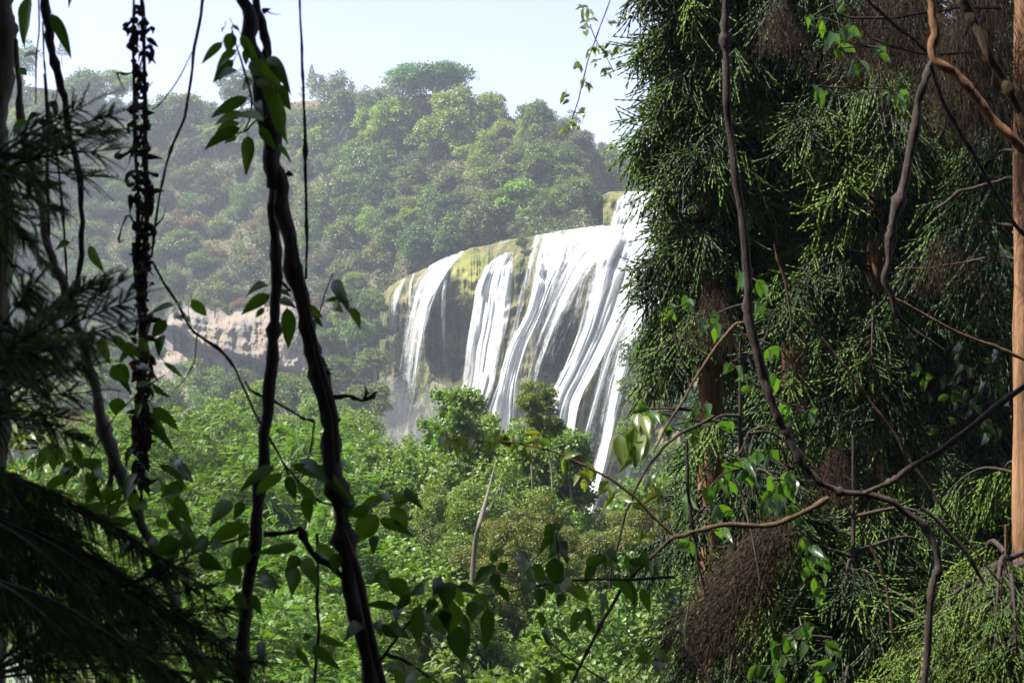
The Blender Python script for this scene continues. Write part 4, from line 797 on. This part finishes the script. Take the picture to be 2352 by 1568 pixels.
# dried vine column
t, inv = group_thing('dried_vine', 'dried vine column crusted with curled dead leaves', 'vine', 325, 1150, 3.0)
sa = [(304, -40), (306, 60), (307, 183), (311, 366), (317, 470), (316, 574), (318, 700), (328, 800), (324, 900), (318, 1000), (322, 1080), (326, 1150)]
sb = [(324, -40), (330, 60), (331, 180), (335, 366), (338, 470), (334, 574), (328, 690), (332, 800), (330, 900), (330, 1000), (326, 1080), (322, 1150)]
vine_stem(t, inv, sa, [5, 7, 8, 8, 10, 12, 12, 12, 10, 8, 6], 3.0); vine_stem(t, inv, sb, [7, 8, 10, 12, 13, 14, 14, 12, 10, 8, 5], 3.0)
vine_stem(t, inv, [(300 + 14 * math.sin(i * .8) + 22, -30 + i * 47) for i in range(24)], [3, 4, 5, 5, 4], 2.98)
mb = MB()
for i in range(260):
    y = rng.uniform(20, 1110); st_ = sa if i % 2 else sb; x = np.interp(y, [b for a, b in st_], [a for a, b in st_]); s_ = rng.choice([-1, 1])
    l = rng.gamma(2.2, 7.5) * (1 if y > 100 else .7); s_ *= rng.uniform(.3, 1.1); p0 = (x, y); p1 = (x + s_ * l * rng.uniform(.3, .8), y - l * rng.uniform(-.5, .5)); p2 = (x + s_ * l * rng.uniform(.5, 1.1), y + l * rng.uniform(-.2, .6)); p3 = (x + s_ * l * rng.uniform(.3, 1.2), y + l * rng.uniform(0, 1.3))
    yy = 3.0 + rng.normal(0, .015); tube(mb, [P(*p0, yy), P(*p1, yy + rng.normal(0, .01)), P(*p2, yy + rng.normal(0, .015)), P(*p3, yy)], [.002, .0046 * rng.uniform(.4, 1.5), .0045 * rng.uniform(.4, 1.3), .0008], 6, 9, .28)
o = obj('curled_leaves', mb, M['vine'], t); o.matrix_parent_inverse.translation = inv
leafset(t, inv, [x for i in range(110) for x in cluster(323 + rng.normal(0, 7), rng.uniform(60, 1120), 1, 26 * rng.uniform(.5, 1.5), 13, 2.2)] + [x for i in range(14) for x in cluster(326 + rng.normal(0, 10), rng.uniform(960, 1090), 2, 40, 16, .5)], same, 3.0, 'dead', 'dead_leaves', .05)

# broad-leaved branches across the lower part
t, inv = group_thing('leafy_branch', 'broad-leaved branch around the lower part of the dried vine', 'branch', 330, 960, 2.9)
vine_stem(t, inv, [(200, 1060), (260, 960), (320, 900), (380, 860)], [5, 4, 3], 2.9)
LL = [((160,780),(230,960),110,.4),((20,820),(140,980),70),((350,1000),(510,1140),50),((240,1200),(410,1310),90,.1),((90,1230),(250,1215),60),((-60,1100),(60,1300),80),((200,1400),(330,1500),70,.6),((250,1420),(420,1568),70,.5),((120,1050),(240,1090),60,.2),((60,880),(-40,1010),70,.6),((150,1370),(110,1500),80)]
leafset(t, inv, LL, c5, 2.9)
leafset(t, inv, [((640,700),(690,860),90,.7),((700,690),(850,850),60,.6),((560,130),(650,290),70,.7),((440,110),(350,160),50,.6),((200,430),(170,520),110,.8),((250,480),(270,530),60,.9),((830,1390),(800,1470),50),((700,880),(800,980),110,.2),((1000,1500),(1130,1568),60),((930,1170),(1080,1400),80,.2),((960,1140),(1110,1280),60,.5),((740,1080),(720,1180),90,.3),((850,1200),(870,1270),110)], cT3, 2.95)
LF = [((1030,200),(1165,350),50,.5),((1010,310),(1200,560),80,.8),((1100,400),(1200,580),70),((1720,210),(1510,370),80,.5),((1770,250),(1610,400),70),((1830,200),(2070,320),70,.4),((1800,270),(1850,420),70),((1870,320),(1980,450),70),((1980,200),(2200,420),80),((1450,430),(1320,580),80,.7),
 ((1520,430),(1470,540),60,.1),((1530,570),(1320,700),90,.6),((1110,660),(990,760),110,.2),((1200,700),(1070,730),80,.2),((1300,650),(1200,760),100,.1),((1380,690),(1330,740),80),((1560,720),(1460,840),110,.3),((1870,710),(1600,760),60,.4),((1880,780),(1800,860),80),((1820,820),(1830,1010),100,.5),((1620,870),(1760,980),80),
 ((1900,790),(1990,960),90),((2110,750),(2100,870),70),((690,520),(780,420),70,.8),((500,440),(680,570),70,.7),((680,570),(860,540),80),((920,440),(860,470),70,.6),((980,540),(1050,600),70),((600,200),(660,330),60,.9),((540,240),(650,440),70,.6),((430,270),(290,360),60,.8),((60,430),(40,560),80),((950,650),(990,790),60,.5),
 ((1340,1410),(1190,1560),60,.3),((1330,1400),(1480,1560),60,.3),((1290,1420),(1330,1568),120),((1640,1300),(1660,1500),70),((2000,1270),(2170,1340),60,.6),((1960,1340),(2130,1480),80),((1540,560),(1500,700),70),((1250,760),(1400,850),100,.1),((1420,850),(1500,950),100),((1480,1000),(1540,1100),80),((1580,1010),(1640,1140),60),((1060,480),(1140,620),60,.7)]
t, inv = group_thing('leafy_branch', 'broad-leaved branch spreading between the bent stem and the straight stem', 'branch', 480, 1240, 2.95)
vine_stem(t, inv, [(330, 1330), (400, 1290), (470, 1262), (540, 1240), (600, 1215)], [5, 5, 4], 3.0, 'twig'); leafset(t, inv, LF[:19] + LF[23:] + [x for i in range(15) for x in cluster(rng.uniform(230, 1150), rng.uniform(60, 700), 2, 150, 72, .9)], cF, 2.95)
t, inv = group_thing('leafy_branch', 'broad-leaved branch crossing behind the leaning vine at its lower middle', 'branch', 700, 1200, 3.05)
vine_stem(t, inv, [(650, 1062), (690, 1110), (730, 1150), (800, 1170), (880, 1160), (940, 1150)], [5, 5, 4, 3], 3.05, 'vine')
LD = [((0,170),(170,300),70),((200,330),(340,440),70),((530,410),(370,500),70,.7),((640,380),(600,470),100,.8),((650,360),(770,480),60,.1),((570,470),(660,600),90,.2),((480,510),(360,680),130,.6),((500,540),(700,640),70),((470,640),(460,760),70,.2),((330,420),(280,560),90),((540,380),(530,440),50,.3),((230,560),(330,720),80),((40,400),(60,560),90),((100,700),(220,860),90),((430,480),(300,520),70)]
leafset(t, inv, LF[19:23] + [], cF, 3.0); leafset(t, inv, LD, cM, 3.02)
t, inv = group_thing('leafy_branch', 'large-leaved branch hanging right of the foot of the leaning vine', 'branch', 1000, 1360, 2.9)
vine_stem(t, inv, [(870, 1520), (930, 1440), (990, 1380), (1040, 1345), (1110, 1350)], [7, 5, 4], 2.92, 'vine')
LE = [((610,1090),(420,1080),60),((600,1100),(610,1190),60),((560,910),(680,1040),100,.5),((780,950),(680,1020),70),((690,1020),(610,1110),70,.1),((880,910),(830,1030),70,.1),((850,1040),(800,1130),70,.1),((930,930),(920,1110),110,.1),((1000,950),(1120,1010),70,.1),((960,1060),(940,1240),150,.6),((980,1210),(1020,1430),150,0),((1170,1090),(1160,1350),100,.1),
 ((1120,1060),(1080,1180),120,.6),((760,1070),(750,1330),110,.2),((690,1180),(720,1250),80),((560,1200),(690,1290),70,.1),((500,1200),(610,1290),60),((480,1180),(510,1270),60),((390,1200),(280,1310),70),((1010,1130),(1060,1290),60),((870,1100),(880,1240),130,.5),((950,930),(1020,1080),90,.9),((1190,1030),(1080,1050),70,.6),((560,880),(460,930),80,.5),((500,880),(560,1000),60),((640,1100),(600,1180),80,0),((820,1130),(740,1200),90),((1110,1010),(1180,1090),80,.6)]
leafset(t, inv, LE, cM, 2.9)
t, inv = group_thing('leafy_twig', 'dark leafy twig hanging from the right across the bottom centre', 'twig', 1300, 1335, 4.0)
vine_stem(t, inv, [(1550, 1324), (1450, 1330), (1380, 1330), (1293, 1335), (1235, 1345), (1183, 1355), (1110, 1371)], [7, 6, 5, 4], 4.0, 'vine', knots=False)
vine_stem(t, inv, [(1293, 1335), (1285, 1290), (1278, 1230), (1284, 1205)], [4, 4, 3], 4.0, 'vine', name='twig', knots=False)
L2 = [((1230,760),(1200,810),60),((1260,810),(1280,880),60,.1),((1215,880),(1240,990),75,.1),((1190,840),(1100,940),60),((1180,1020),(1150,990),50),((1230,830),(1170,880),60),((1170,860),(1090,960),60),((1430,810),(1400,900),60),((1470,820),(1520,930),80,.3),((1450,930),(1400,1030),75),((1500,970),(1500,1090),80,0),((1440,840),(1480,960),70),
 ((1600,570),(1490,770),60,.2),((1610,560),(1620,610),60),((1620,620),(1560,780),110,0),((1640,680),(1680,820),60,0),((1600,780),(1600,950),110,0),((1650,950),(1560,1000),80,.6),((1700,950),(1800,1060),90,.7),((1660,1010),(1620,1090),60),((1590,570),(1530,640),60),((1640,940),(1740,1010),90,.7),((1190,750),(1260,730),50),((1560,940),(1580,1010),60),((1250,960),(1310,1060),60),((1340,780),(1390,830),50)]
leafset(t, inv, L2, cM, 4.0)

# golden twig in front of the waterfall foot
t, inv = group_thing('leafy_twig', 'long golden twig with pairs of drooping pale leaves below the falls', 'twig', 1275, 1038, 5.0)
gp = [(1015, 990), (1022, 1009), (1070, 1012), (1128, 1012), (1202, 1020), (1275, 1038), (1348, 1071), (1403, 1100), (1458, 1140), (1495, 1181), (1550, 1232)]
vine_stem(t, inv, gp, [3, 4, 5, 6, 7, 7], 5.0, 'twig', knots=False)
leafset(t, inv, [x for (a, b, n_) in [(1015, 995, 5), (1048, 1008, 3), (1080, 1010, 3), (1115, 1005, 3), (1150, 1005, 5), (1205, 1030, 3), (1195, 1000, 2), (1240, 1005, 5), (1300, 1050, 3), (1350, 1060, 4), (1330, 1085, 3), (1400, 1110, 2), (1450, 1150, 2), (1480, 1210, 2)] for x in cluster(a, b, n_, 34, 15, .9)], same, 5.0, 'pale')
t, inv = group_thing('leafy_twig', 'arching brown twig at the left edge of the cedar with paired leaves', 'twig', 1494, 1062, 5.2)
vine_stem(t, inv, [(1640, 955), (1564, 995), (1525, 1025), (1494, 1062), (1459, 1124), (1440, 1171), (1425, 1230), (1405, 1300), (1400, 1360)], [8, 8, 7, 6, 4], 5.2, 'vine', knots=False)
leafset(t, inv, [x for (a, b, n_, l) in [(1455, 985, 4, 60), (1468, 1010, 4, 70), (1475, 960, 4, 46), (1490, 1100, 3, 36), (1510, 1130, 4, 38), (1530, 1160, 3, 36), (1440, 1000, 3, 70), (1500, 1105, 3, 36), (1400, 1120, 3, 40)] for x in cluster(a, b, n_, l, l * .4, .7)], same, 5.1, 'pale')
t, inv = group_thing('leafy_twig', 'long brown twig rising from the bottom edge towards the cedar', 'twig', 1400, 1400, 4.6)
vine_stem(t, inv, [(1311, 1575), (1348, 1496), (1385, 1426), (1429, 1349), (1476, 1298), (1545, 1235), (1591, 1221), (1654, 1206), (1732, 1206), (1786, 1202), (1841, 1179), (1903, 1143)], [7, 8, 9, 10, 11, 12, 14], 4.6, 'twig')
vine_stem(t, inv, [(1400, 1568), (1340, 1530), (1290, 1500), (1262, 1470), (1255, 1430)], [5, 4, 4, 3], 4.6, 'twig', name='side_twig', knots=False)
leafset(t, inv, [x for (a, b, n_, l) in [(1390, 1265, 4, 44), (1365, 1270, 3, 50), (1450, 1290, 3, 44), (1470, 1280, 3, 46), (1500, 1290, 4, 40), (1440, 1320, 3, 50), (1455, 1340, 3, 54), (1245, 1410, 4, 34), (1255, 1450, 3, 46), (1225, 1460, 2, 26), (1340, 1430, 3, 36), (1345, 1395, 4, 38), (1380, 1365, 3, 36), (1290, 1530, 4, 34), (1240, 1545, 4, 34), (1270, 1545, 3, 40)] for x in cluster(a, b, n_, l, l * .45, .8)], same, 4.6, 'near')
t, inv = group_thing('leafy_twig', 'blurred bright leaves poking up at the bottom left of centre', 'twig', 960, 1560, 2.6)
leafset(t, inv, [((640,1568),(600,1500),60,.9),((660,1568),(720,1490),90,.8),((750,1568),(850,1530),80,.9),((20,1290),(80,1270),50),((-20,1350),(60,1470),60),((2150,1370),(2100,1350),70,.6),((2230,1370),(2330,1420),70,.5),((2200,1400),(2100,1430),80,.5),((2260,1440),(2240,1500),80,.5)], cM, 2.8)

# sky twig at the top left of the cedar
t, inv = group_thing('leafy_twig', 'hanging twig with small pale leaves outlined against the sky', 'twig', 1330, 150, 6.5)
vine_stem(t, inv, [(1408, -20), (1385, 45), (1368, 90), (1352, 135), (1340, 180), (1330, 225), (1318, 262), (1306, 300)], [3, 3, 3, 2], 6.5, 'twig', knots=False)
vine_stem(t, inv, [(1352, 50), (1370, 95), (1392, 130), (1410, 165)], [2, 2, 2], 6.5, 'twig', name='side_twig', knots=False)
leafset(t, inv, [x for (a, b, n_) in [(165,50,5),(195,55,4),(175,110,3),(175,150,3),(205,100,2),(350,95,5),(380,60,4),(300,110,2),(200,250,3),(235,240,4),(300,260,4),(335,230,4),(265,230,3),(125,310,4),(150,320,3),(280,340,5),(235,300,3),(165,400,4),(190,420,4),(70,465,4),(95,480,2),(150,545,3),(175,565,2),(105,610,4),(70,640,3),(135,620,2),(440,520,3),(470,550,3),(360,310,3)] for x in cluster(*c7(a, b), n_, 17, 8, 1.1)], same, 6.5, 'pale')

# vines crossing in front of the cedars
RV = [
 ('dark vine curving down in front of the cedars and looping to the bottom edge', 'vine', [(1664, -40), (1666, 60), (1668, 130), (1672, 240), (1681, 340), (1695, 440), (1710, 560), (1716, 660), (1722, 740), (1745, 830), (1765, 900), (1785, 950), (1810, 1000), (1841, 1066), (1884, 1112), (1934, 1132), (1989, 1134), (2051, 1151), (2114, 1198), (2145, 1249), (2156, 1307), (2141, 1366), (2133, 1444), (2121, 1580)], [20, 20, 22, 26, 28, 24, 20, 18, 20, 22, 22, 20], 5.0),
 ('dark crooked vine hanging between the second cedar and the orange trunk', 'vine', [(2150, 130), (2125, 180), (2108, 235), (2095, 330), (2078, 420), (2052, 500), (2040, 560), (2030, 640), (2055, 715), (2110, 765), (2170, 805)], [18, 24, 26, 28, 22, 18, 12, 6], 5.2),
 ('reddish bough slanting down to the right in the top right corner', 'red', [(2125, -40), (2138, 20), (2150, 75), (2146, 134), (2189, 165), (2235, 218), (2281, 273), (2352, 345), (2420, 420)], [22, 24, 26, 30, 26, 24], 4.2),
 ('tan bough crossing the top right corner', 'twig', [(2195, -50), (2212, 0), (2244, 66), (2277, 139), (2314, 204), (2352, 278), (2400, 370)], [26, 28, 24, 26, 22], 4.0),
 ('thin dark twig looping along the top right edge', 'vine', [(1911, -20), (1920, 28), (1957, 42), (2050, 42), (2142, 28), (2207, 18), (2300, 20)], [6, 7, 6], 5.0),
 ('twig slanting from the top into the reddish bough', 'vine', [(1975, -20), (2000, 10), (2041, 46), (2096, 88), (2133, 122)], [8, 9, 11], 4.9),
 ('thin brown twig running left from the reddish bough', 'twig', [(1967, 51), (2004, 88), (2059, 111), (2119, 125), (2235, 120)], [4, 6, 7, 5], 4.9),
 ('thin vine slanting below the reddish bough to the right edge', 'vine', [(2138, 150), (2170, 245), (2212, 319), (2258, 393), (2309, 477), (2360, 545)], [12, 12, 12, 14], 4.8),
 ('long tan vine slanting across the dark middle of the cedars', 'twig', [(1838, 680), (1850, 715), (1876, 759), (1922, 821), (1962, 868), (2000, 923), (2043, 981), (2075, 1033), (2098, 1070), (2176, 1179), (2269, 1303), (2300, 1340)], [5, 7, 8, 8, 7, 6], 5.4),
 ('thin tan strand hanging beside the dark second trunk', 'twig', [(1778, 560), (1786, 595), (1806, 654), (1817, 732), (1817, 790), (1829, 849), (1850, 900)], [4, 6, 6, 6, 4], 6.0),
 ('thin tan strand dangling below the looping dark vine', 'twig', [(1934, 1151), (1981, 1218), (2016, 1288), (2036, 1338), (2044, 1400), (2050, 1450), (2078, 1490)], [5, 7, 8, 7, 5], 5.0),
 ('brown twig reaching left from the orange trunk', 'twig', [(2040, 680), (2098, 708), (2156, 740), (2215, 771), (2293, 798), (2352, 825)], [7, 9, 10, 11], 6.0),
 ('dark bough rising to the right edge from the looping vine', 'vine', [(1985, 1132), (2040, 1110), (2080, 1080), (2150, 1040), (2250, 965), (2352, 885), (2400, 850)], [14, 16, 18, 18, 16], 4.6),
 ('grey strand hanging low in front of the first cedar', 'grey', [(1685, 1097), (1708, 1151), (1724, 1210), (1739, 1288), (1745, 1330)], [7, 7, 5], 5.0),
 ('dark strand hanging at the left edge of the lower cedar', 'vine', [(1578, 1010), (1580, 1112), (1591, 1210), (1603, 1288), (1619, 1366)], [8, 9, 9, 6], 5.0),
 ('grey strand curving out of the bottom edge beside the cedar', 'grey', [(1582, 1380), (1574, 1440), (1576, 1480), (1603, 1522), (1640, 1580)], [5, 7, 8], 4.8),
 ('brown arch of a thin twig in the cedar shade', 'twig', [(1700, 1040), (1722, 990), (1760, 976), (1800, 990), (1850, 1050), (1900, 1110)], [5, 5, 5], 5.6),
 ('dark fork of twigs below the first cedar', 'vine', [(1735, 820), (1760, 770), (1775, 720)], [6, 6, 5], 6.5),
 ('thin curved branch above the orange trunk base', 'vine', [(2150, 480), (2200, 440), (2260, 425), (2310, 410)], [8, 10, 8], 6.0),
 ('dark thin branch across the orange trunk side', 'twig', [(2060, 617), (2130, 617), (2200, 605), (2262, 592)], [4, 5, 6], 6.5),
 ('faint brown vine leaning behind the arching twig', 'twig', [(1722, 738), (1690, 745), (1650, 790), (1610, 850), (1570, 920), (1530, 980), (1500, 1040)], [10, 10, 9, 7, 4], 5.6),
 ('lower dark bough running down right beside the orange trunk', 'vine', [(2114, 1165), (2160, 1200), (2220, 1270), (2260, 1340)], [10, 14, 9], 5.0),
]
for lb, m_, pts, w_, Y in RV: simple_vine(lb, pts, [q * .8 for q in w_], Y, m_, name='vine' if 'vine' in lb or 'strand' in lb else 'twig_branch', cat='vine' if 'vine' in lb or 'strand' in lb else 'branch')

def creeper(label, pts, Y, ln, mat='near', n=3, name='leafy_creeper', t=None):
    t_, inv = group_thing(name, label, 'creeper', *pts[0], Y); xs_ = np.array(pts); o_ = xs_[np.argsort(xs_[:, 1])]
    mb = MB()
    for i in range(len(o_) - 1): tube(mb, [P(*o_[i], Y + .02), P(*((o_[i] + o_[i + 1]) / 2 + rng.normal(0, 4, 2)), Y + .05), P(*o_[i + 1], Y + .02)], .004, 4, 6)
    o = obj('stem', mb, M['vine'], t_); o.matrix_parent_inverse.translation = inv
    leafset(t_, inv, [x for (a, b) in pts for x in cluster(a, b, n, ln, ln * .52, .8)], same, Y, mat, jitY=.5)
creeper('glossy-leaved creeper hanging down the lower left side of the cedars', [c6(a, b) for a, b in [(350, 430), (360, 640), (590, 230), (700, 200), (710, 260), (570, 290), (490, 380), (540, 480), (400, 690), (600, 720), (640, 900), (700, 940), (560, 620), (650, 780)]], 7.0, 38)
creeper('glossy-leaved creeper between the first two cedars', [c6(a, b) for a, b in [(800, 160), (840, 130), (870, 330), (930, 360), (970, 330), (880, 440), (960, 480), (1070, 650), (1060, 760), (1130, 750), (1100, 860), (960, 260), (1140, 960)]], 7.5, 40)
creeper('glossy-leaved creeper at the bottom below the first two cedars', [c6(a, b) for a, b in [(940, 1240), (890, 1300), (1090, 1260), (1110, 1440), (880, 1440), (1040, 1180), (930, 1360), (800, 1420), (1180, 1380), (1220, 1250)]], 6.5, 40)
creeper('pale-backed leaves clinging beside the curving dark vine', [c8(a, b) for a, b in [(540, 740), (500, 690), (880, 1030), (860, 850), (720, 1060), (985, 1290), (800, 490), (790, 600), (690, 450), (640, 950), (930, 1200), (1080, 1230)]], 6.2, 36)
creeper('small creeper leaves in front of the foot of the falls by the cedar edge', [c8(a, b) for a, b in [(260, 640), (380, 590), (370, 1290), (430, 1210), (480, 1240), (150, 1250), (110, 1230), (250, 1330), (560, 1300), (420, 1370)]], 7.0, 32)
creeper('creeper leaves glinting between the cedar trunks near the top', [c7(a, b) for a, b in [(1290, 90), (1350, 90), (1390, 190), (1430, 240), (1440, 150), (1480, 150), (1640, 240), (1330, 430), (1510, 310), (1680, 440), (1730, 460), (1430, 10)]], 8.0, 36)
creeper('sunlit creeper between the dark vine and the orange trunk', [(rng.uniform(2130, 2310), rng.uniform(290, 620)) for i in range(46)], 10.5, 26, 'pale', 3)
creeper('shaded creeper climbing lower beside the orange trunk', [(rng.uniform(2110, 2320), rng.uniform(620, 1000)) for i in range(40)], 10.0, 28, 'near', 3)
creeper('yellow-green heart-leaved shrub glowing behind the far left stems', [(rng.uniform(-10, 120) + max(0, (y_ - 900)) * .2, y_) for y_ in rng.uniform(800, 1568, 110)], 7.5, 26, 'pale', 4)

# hanging bundles of dead brown twigs
def dead_bundle(label, x, y, w_, h_, Y, n=500, mat='dead', lean=0):
    t_, inv = group_thing('dead_twigs', label, 'dead twigs', x, y, Y); fo = MB(); m = n; f = rng.random(m) ** (.8 if not lean else 1.1)
    X = x + lean * f + rng.normal(0, 1, m) * w_ * (.15 + .35 * f); Yp = y + f * h_; b = PA(X, Yp, Y + rng.normal(0, .1, m))
    branchlets(fo, b, sph(m) * .5 + np.array([lean * .003, 0, -1.]), rng.uniform(.2, 1.0, m) * h_ * K * Y * .6, .0019, rng.uniform(0, 1, m), 7, .1); o = obj('strands', fo, M[mat], t_); o.matrix_parent_inverse.translation = inv
dead_bundle('grey-brown bundle of dead twigs hanging like a cone above the looping vine', 1918, 1020, 60, 110, 5.6, 500)
dead_bundle('brown dead tuft hanging at the top between the cedar trunks', 1788, -10, 70, 110, 8, 500)
dead_bundle('dark mass of dead twigs filling the top right corner', 2050, -60, 190, 200, 9.2, 1500)
dead_bundle('dark dead twigs behind the tan bough, top right', 2240, -80, 160, 300, 8.8, 2400)
dead_bundle('large dark dead bough drooping at the bottom between cedar and twig', 1790, 1180, 150, 300, 5.6, 1500, lean=-190)
dead_bundle('brown dead twigs hanging under the first cedar', 1640, 660, 90, 120, 9.5, 500)
dead_bundle('dead brown fronds near the orange trunk', 2160, 530, 120, 120, 6.5, 260)
dead_bundle('brown dry twig bush low by the cedar edge', 1530, 1090, 70, 110, 20, 600)

# ------------------------------------------------------------------ dark fir sprays at the left
def feathers(mb, b, d, L, nl, nm, r=rng):
    """needle-leaved shoots: a thin stalk with rows of slender needles"""
    n = len(b); d = unit(d); s = unit(np.cross(d, sph(n, r) * .5 + np.array([0, -1, .3]))); q = np.cross(d, s); L = np.broadcast_to(L, (n,))
    dn = np.array([0, 0, -1.]); us = np.linspace(.03, 1, nm); V = []; T = []
    tt = np.clip(r.normal(.4, .2, n), 0, 1)
    for u in us:
        c = b + d * (L * u)[:, None] + dn * (L * u * u * .22)[:, None]
        for k in range(3):
            sg = (1, -1, 0)[k]; side = unit(s * sg + q * (.35 if k < 2 else (1 if r.random() < .5 else -1)) + d * 1.1 + sph(n, r) * .12)
            w_ = np.cross(side, d); w_ = unit(w_) * .0011
            ln = nl * (1 - .35 * u) * r.uniform(.8, 1.15, n)
            V.append(np.stack([c - w_, c + w_, c + side * ln[:, None] - dn * 0], 1)); T.append(tt + .2 * u)
    V = np.stack(V, 1).reshape(-1, 3); mb.add(V, np.arange(len(V)).reshape(-1, 3), np.clip(np.repeat(np.stack(T, 1).ravel(), 3), 0, 1))
    e = b + d * L[:, None] + dn * (L * .22)[:, None]; m_ = b + d * (L * .5)[:, None] + dn * (L * .055)[:, None]
    sv = np.stack([b - s * .0012, b + s * .0012, m_ - s * .001, m_ + s * .001, e], 1); base = np.arange(n)[:, None] * 5
    mb.add(sv.reshape(-1, 3), np.concatenate([base + np.array([[0, 1, 3]]), base + np.array([[0, 3, 2]]), base + np.array([[2, 3, 4]])]), .1)
def fir_spray(label, base, tips, Y, dens=1.0, nl=.011, droop=.2, Ls=.075, sd=1):
    r = np.random.default_rng(sd); t_, inv = group_thing('fir_branch', label, 'conifer branch', *base, Y); br = MB(); fo = MB()
    for tx, ty in tips:
        y1 = Y + r.normal(0, .18); a = P(*base, Y); b = P(tx, ty, y1); mid = a + (b - a) * .5 + np.array([0, 0, .06]) * np.linalg.norm(b - a); c = tube(br, [a, mid, b], [.0035, .0025, .0012], 5, 12, .05, r=r)
        Lt = np.linalg.norm(b - a); m = int(Lt / .011 * dens); f = r.uniform(.08, 1, m) ** .8; ci = np.stack([np.interp(f, np.linspace(0, 1, len(c)), c[:, k]) for k in range(3)], -1)
        ax = unit(b - a); sg = r.choice([-1, 1], m)[:, None]; side = np.cross(ax, np.array([0, -1., 0]))
        dd = unit(ax * r.uniform(.7, 1.1, (m, 1)) + side * sg * r.uniform(.4, .95, (m, 1)) + sph(m, r) * .25 + np.array([0, 0, -droop]))
        feathers(fo, ci, dd, Ls * r.uniform(.5, 1.25, m) * (1.15 - .5 * f), nl, 15, r)
        feathers(fo, c[-1:], ax[None], Ls, nl, 15, r)
    o = obj('needles', fo, M['cedar_dark'], t_); o.matrix_parent_inverse.translation = inv; o = obj('twigs', br, M['vine'], t_); o.matrix_parent_inverse.translation = inv
fir_spray('dark fir spray reaching right across the far left stems at the height of the skyline', (-70, 420), [(200, 240), (262, 262), (258, 300), (245, 345), (212, 405), (140, 330), (110, 430), (60, 300)], 2.5, 1.35, sd=1)
fir_spray('dark drooping fir spray at the far left below the upper one', (-70, 440), [(90, 520), (60, 560), (130, 480), (30, 620), (20, 500), (100, 600)], 2.6, 1.3, sd=2)
fir_spray('dark fir spray with upright tips crossing left of the dried vine', (-60, 900), [(238, 640), (275, 650), (296, 690), (285, 745), (215, 650), (150, 690), (120, 740), (210, 790), (90, 640)], 2.5, 1.35, sd=3)
fir_spray('dark fir spray in the shade left of the bent stem', (-60, 960), [(60, 760), (130, 830), (200, 900), (150, 960), (90, 870), (180, 1010), (210, 840), (30, 860)], 2.7, 1.3, sd=4)
def filltips(n, f, sd):
    r = np.random.default_rng(sd); out = []
    while len(out) < n:
        x, y = r.uniform(0, 620), r.uniform(1040, 1640)
        if y > f(x): out.append((x, y))
    return out
edge_ = lambda x: np.interp(x, [0, 130, 330, 480, 560, 620], [1040, 1150, 1260, 1330, 1450, 1568])
fir_spray('broad shaded fir bough sweeping down to the right in the lower left', (-100, 1060), [(120, 1150), (230, 1200), (330, 1260), (410, 1310), (470, 1350), (520, 1410), (180, 1260), (280, 1330)] + filltips(3, edge_, 1), 3.0, 1.3, droop=.6, Ls=.09, nl=.009, sd=5)
fir_spray('shaded fir bough drooping behind the bent stem at the bottom left', (-100, 1150), [(300, 1380), (400, 1430), (500, 1480), (570, 1540), (200, 1350), (100, 1330), (440, 1500)] + filltips(7, edge_, 2), 2.8, 1.4, droop=.7, Ls=.09, nl=.009, sd=6)
fir_spray('lowest shaded fir bough in the bottom left corner', (-120, 1300), [(150, 1450), (260, 1490), (360, 1540), (460, 1600), (80, 1500), (300, 1620), (180, 1600), (540, 1640)] + filltips(10, lambda x: edge_(x) + 150, 3), 2.7, 1.5, droop=.7, Ls=.09, nl=.009, sd=7)
fir_spray('dark fir bough low on the far left edge', (-100, 1020), [(40, 1150), (90, 1230), (60, 1300), (130, 1300), (20, 1380), (110, 1420)] + filltips(8, lambda x: edge_(x) + 120, 4), 3.1, 1.5, droop=.6, Ls=.09, nl=.009, sd=8)
fir_spray('fir bough with yellowish worn tips ending above the bottom left', (-60, 1560), [(430, 1290), (500, 1340), (545, 1400), (560, 1470), (590, 1520), (380, 1330), (470, 1400), (300, 1420), (620, 1580)], 2.9, 1.3, droop=.5, Ls=.09, nl=.009, sd=9)

# ------------------------------------------------------------------ unseen trees around and over the viewpoint, added to shade the foreground
bproto('shade', 'oak', 26000, 90, leaf=(.3, .2), R_=5.0, clumps=60, flat=.6)
for i, (x, y, z, s_) in enumerate([(-4.5, -1.5, 8.2, 1), (2.5, -3.5, 8.5, 1.05), (-8, 1.6, 9.0, .9), (-2.6, 1.8, 7.4, .66), (6.5, .2, 9.5, .95), (-3, -8, 8, 1.2), (5, -9, 9, 1.2), (-11, -4, 9, 1.1), (-5, -4, 4.5, .7), (4.5, -4.5, 4.2, .7), (0, -7, 3.5, .8), (-9, 1, 5.0, .7), (-13, 1, 8, 1)]):
    tree('shade', (x, y, z), 1, jit((.07, .13, .04), .1), 'unseen leafy tree added around the viewpoint to shade it', group='unseen trees added to shade the viewpoint', sc=(s_, s_, s_))

# ------------------------------------------------------------------ haze
m, n, o = newmat('haze_air'); pv = n.nodes.new('ShaderNodeVolumePrincipled'); pv.inputs['Color'].default_value = (.8, .9, 1, 1); pv.inputs['Density'].default_value = .00058; pv.inputs['Anisotropy'].default_value = .3
n.links.new(pv.outputs[0], o.inputs['Volume'])
mb = MB(); x0, x1, y0, y1, z0, z1 = -620, 620, -240, 1120, -62, 92
mb.add([(x, y, z) for x in (x0, x1) for y in (y0, y1) for z in (z0, z1)], [(0, 1, 3, 2), (4, 6, 7, 5), (0, 4, 5, 1), (2, 3, 7, 6), (0, 2, 6, 4), (1, 5, 7, 3)])
o = obj('haze', mb, m, smooth=False); tag(o, 'pale haze hanging in the air of the gorge', 'haze', kind='stuff')
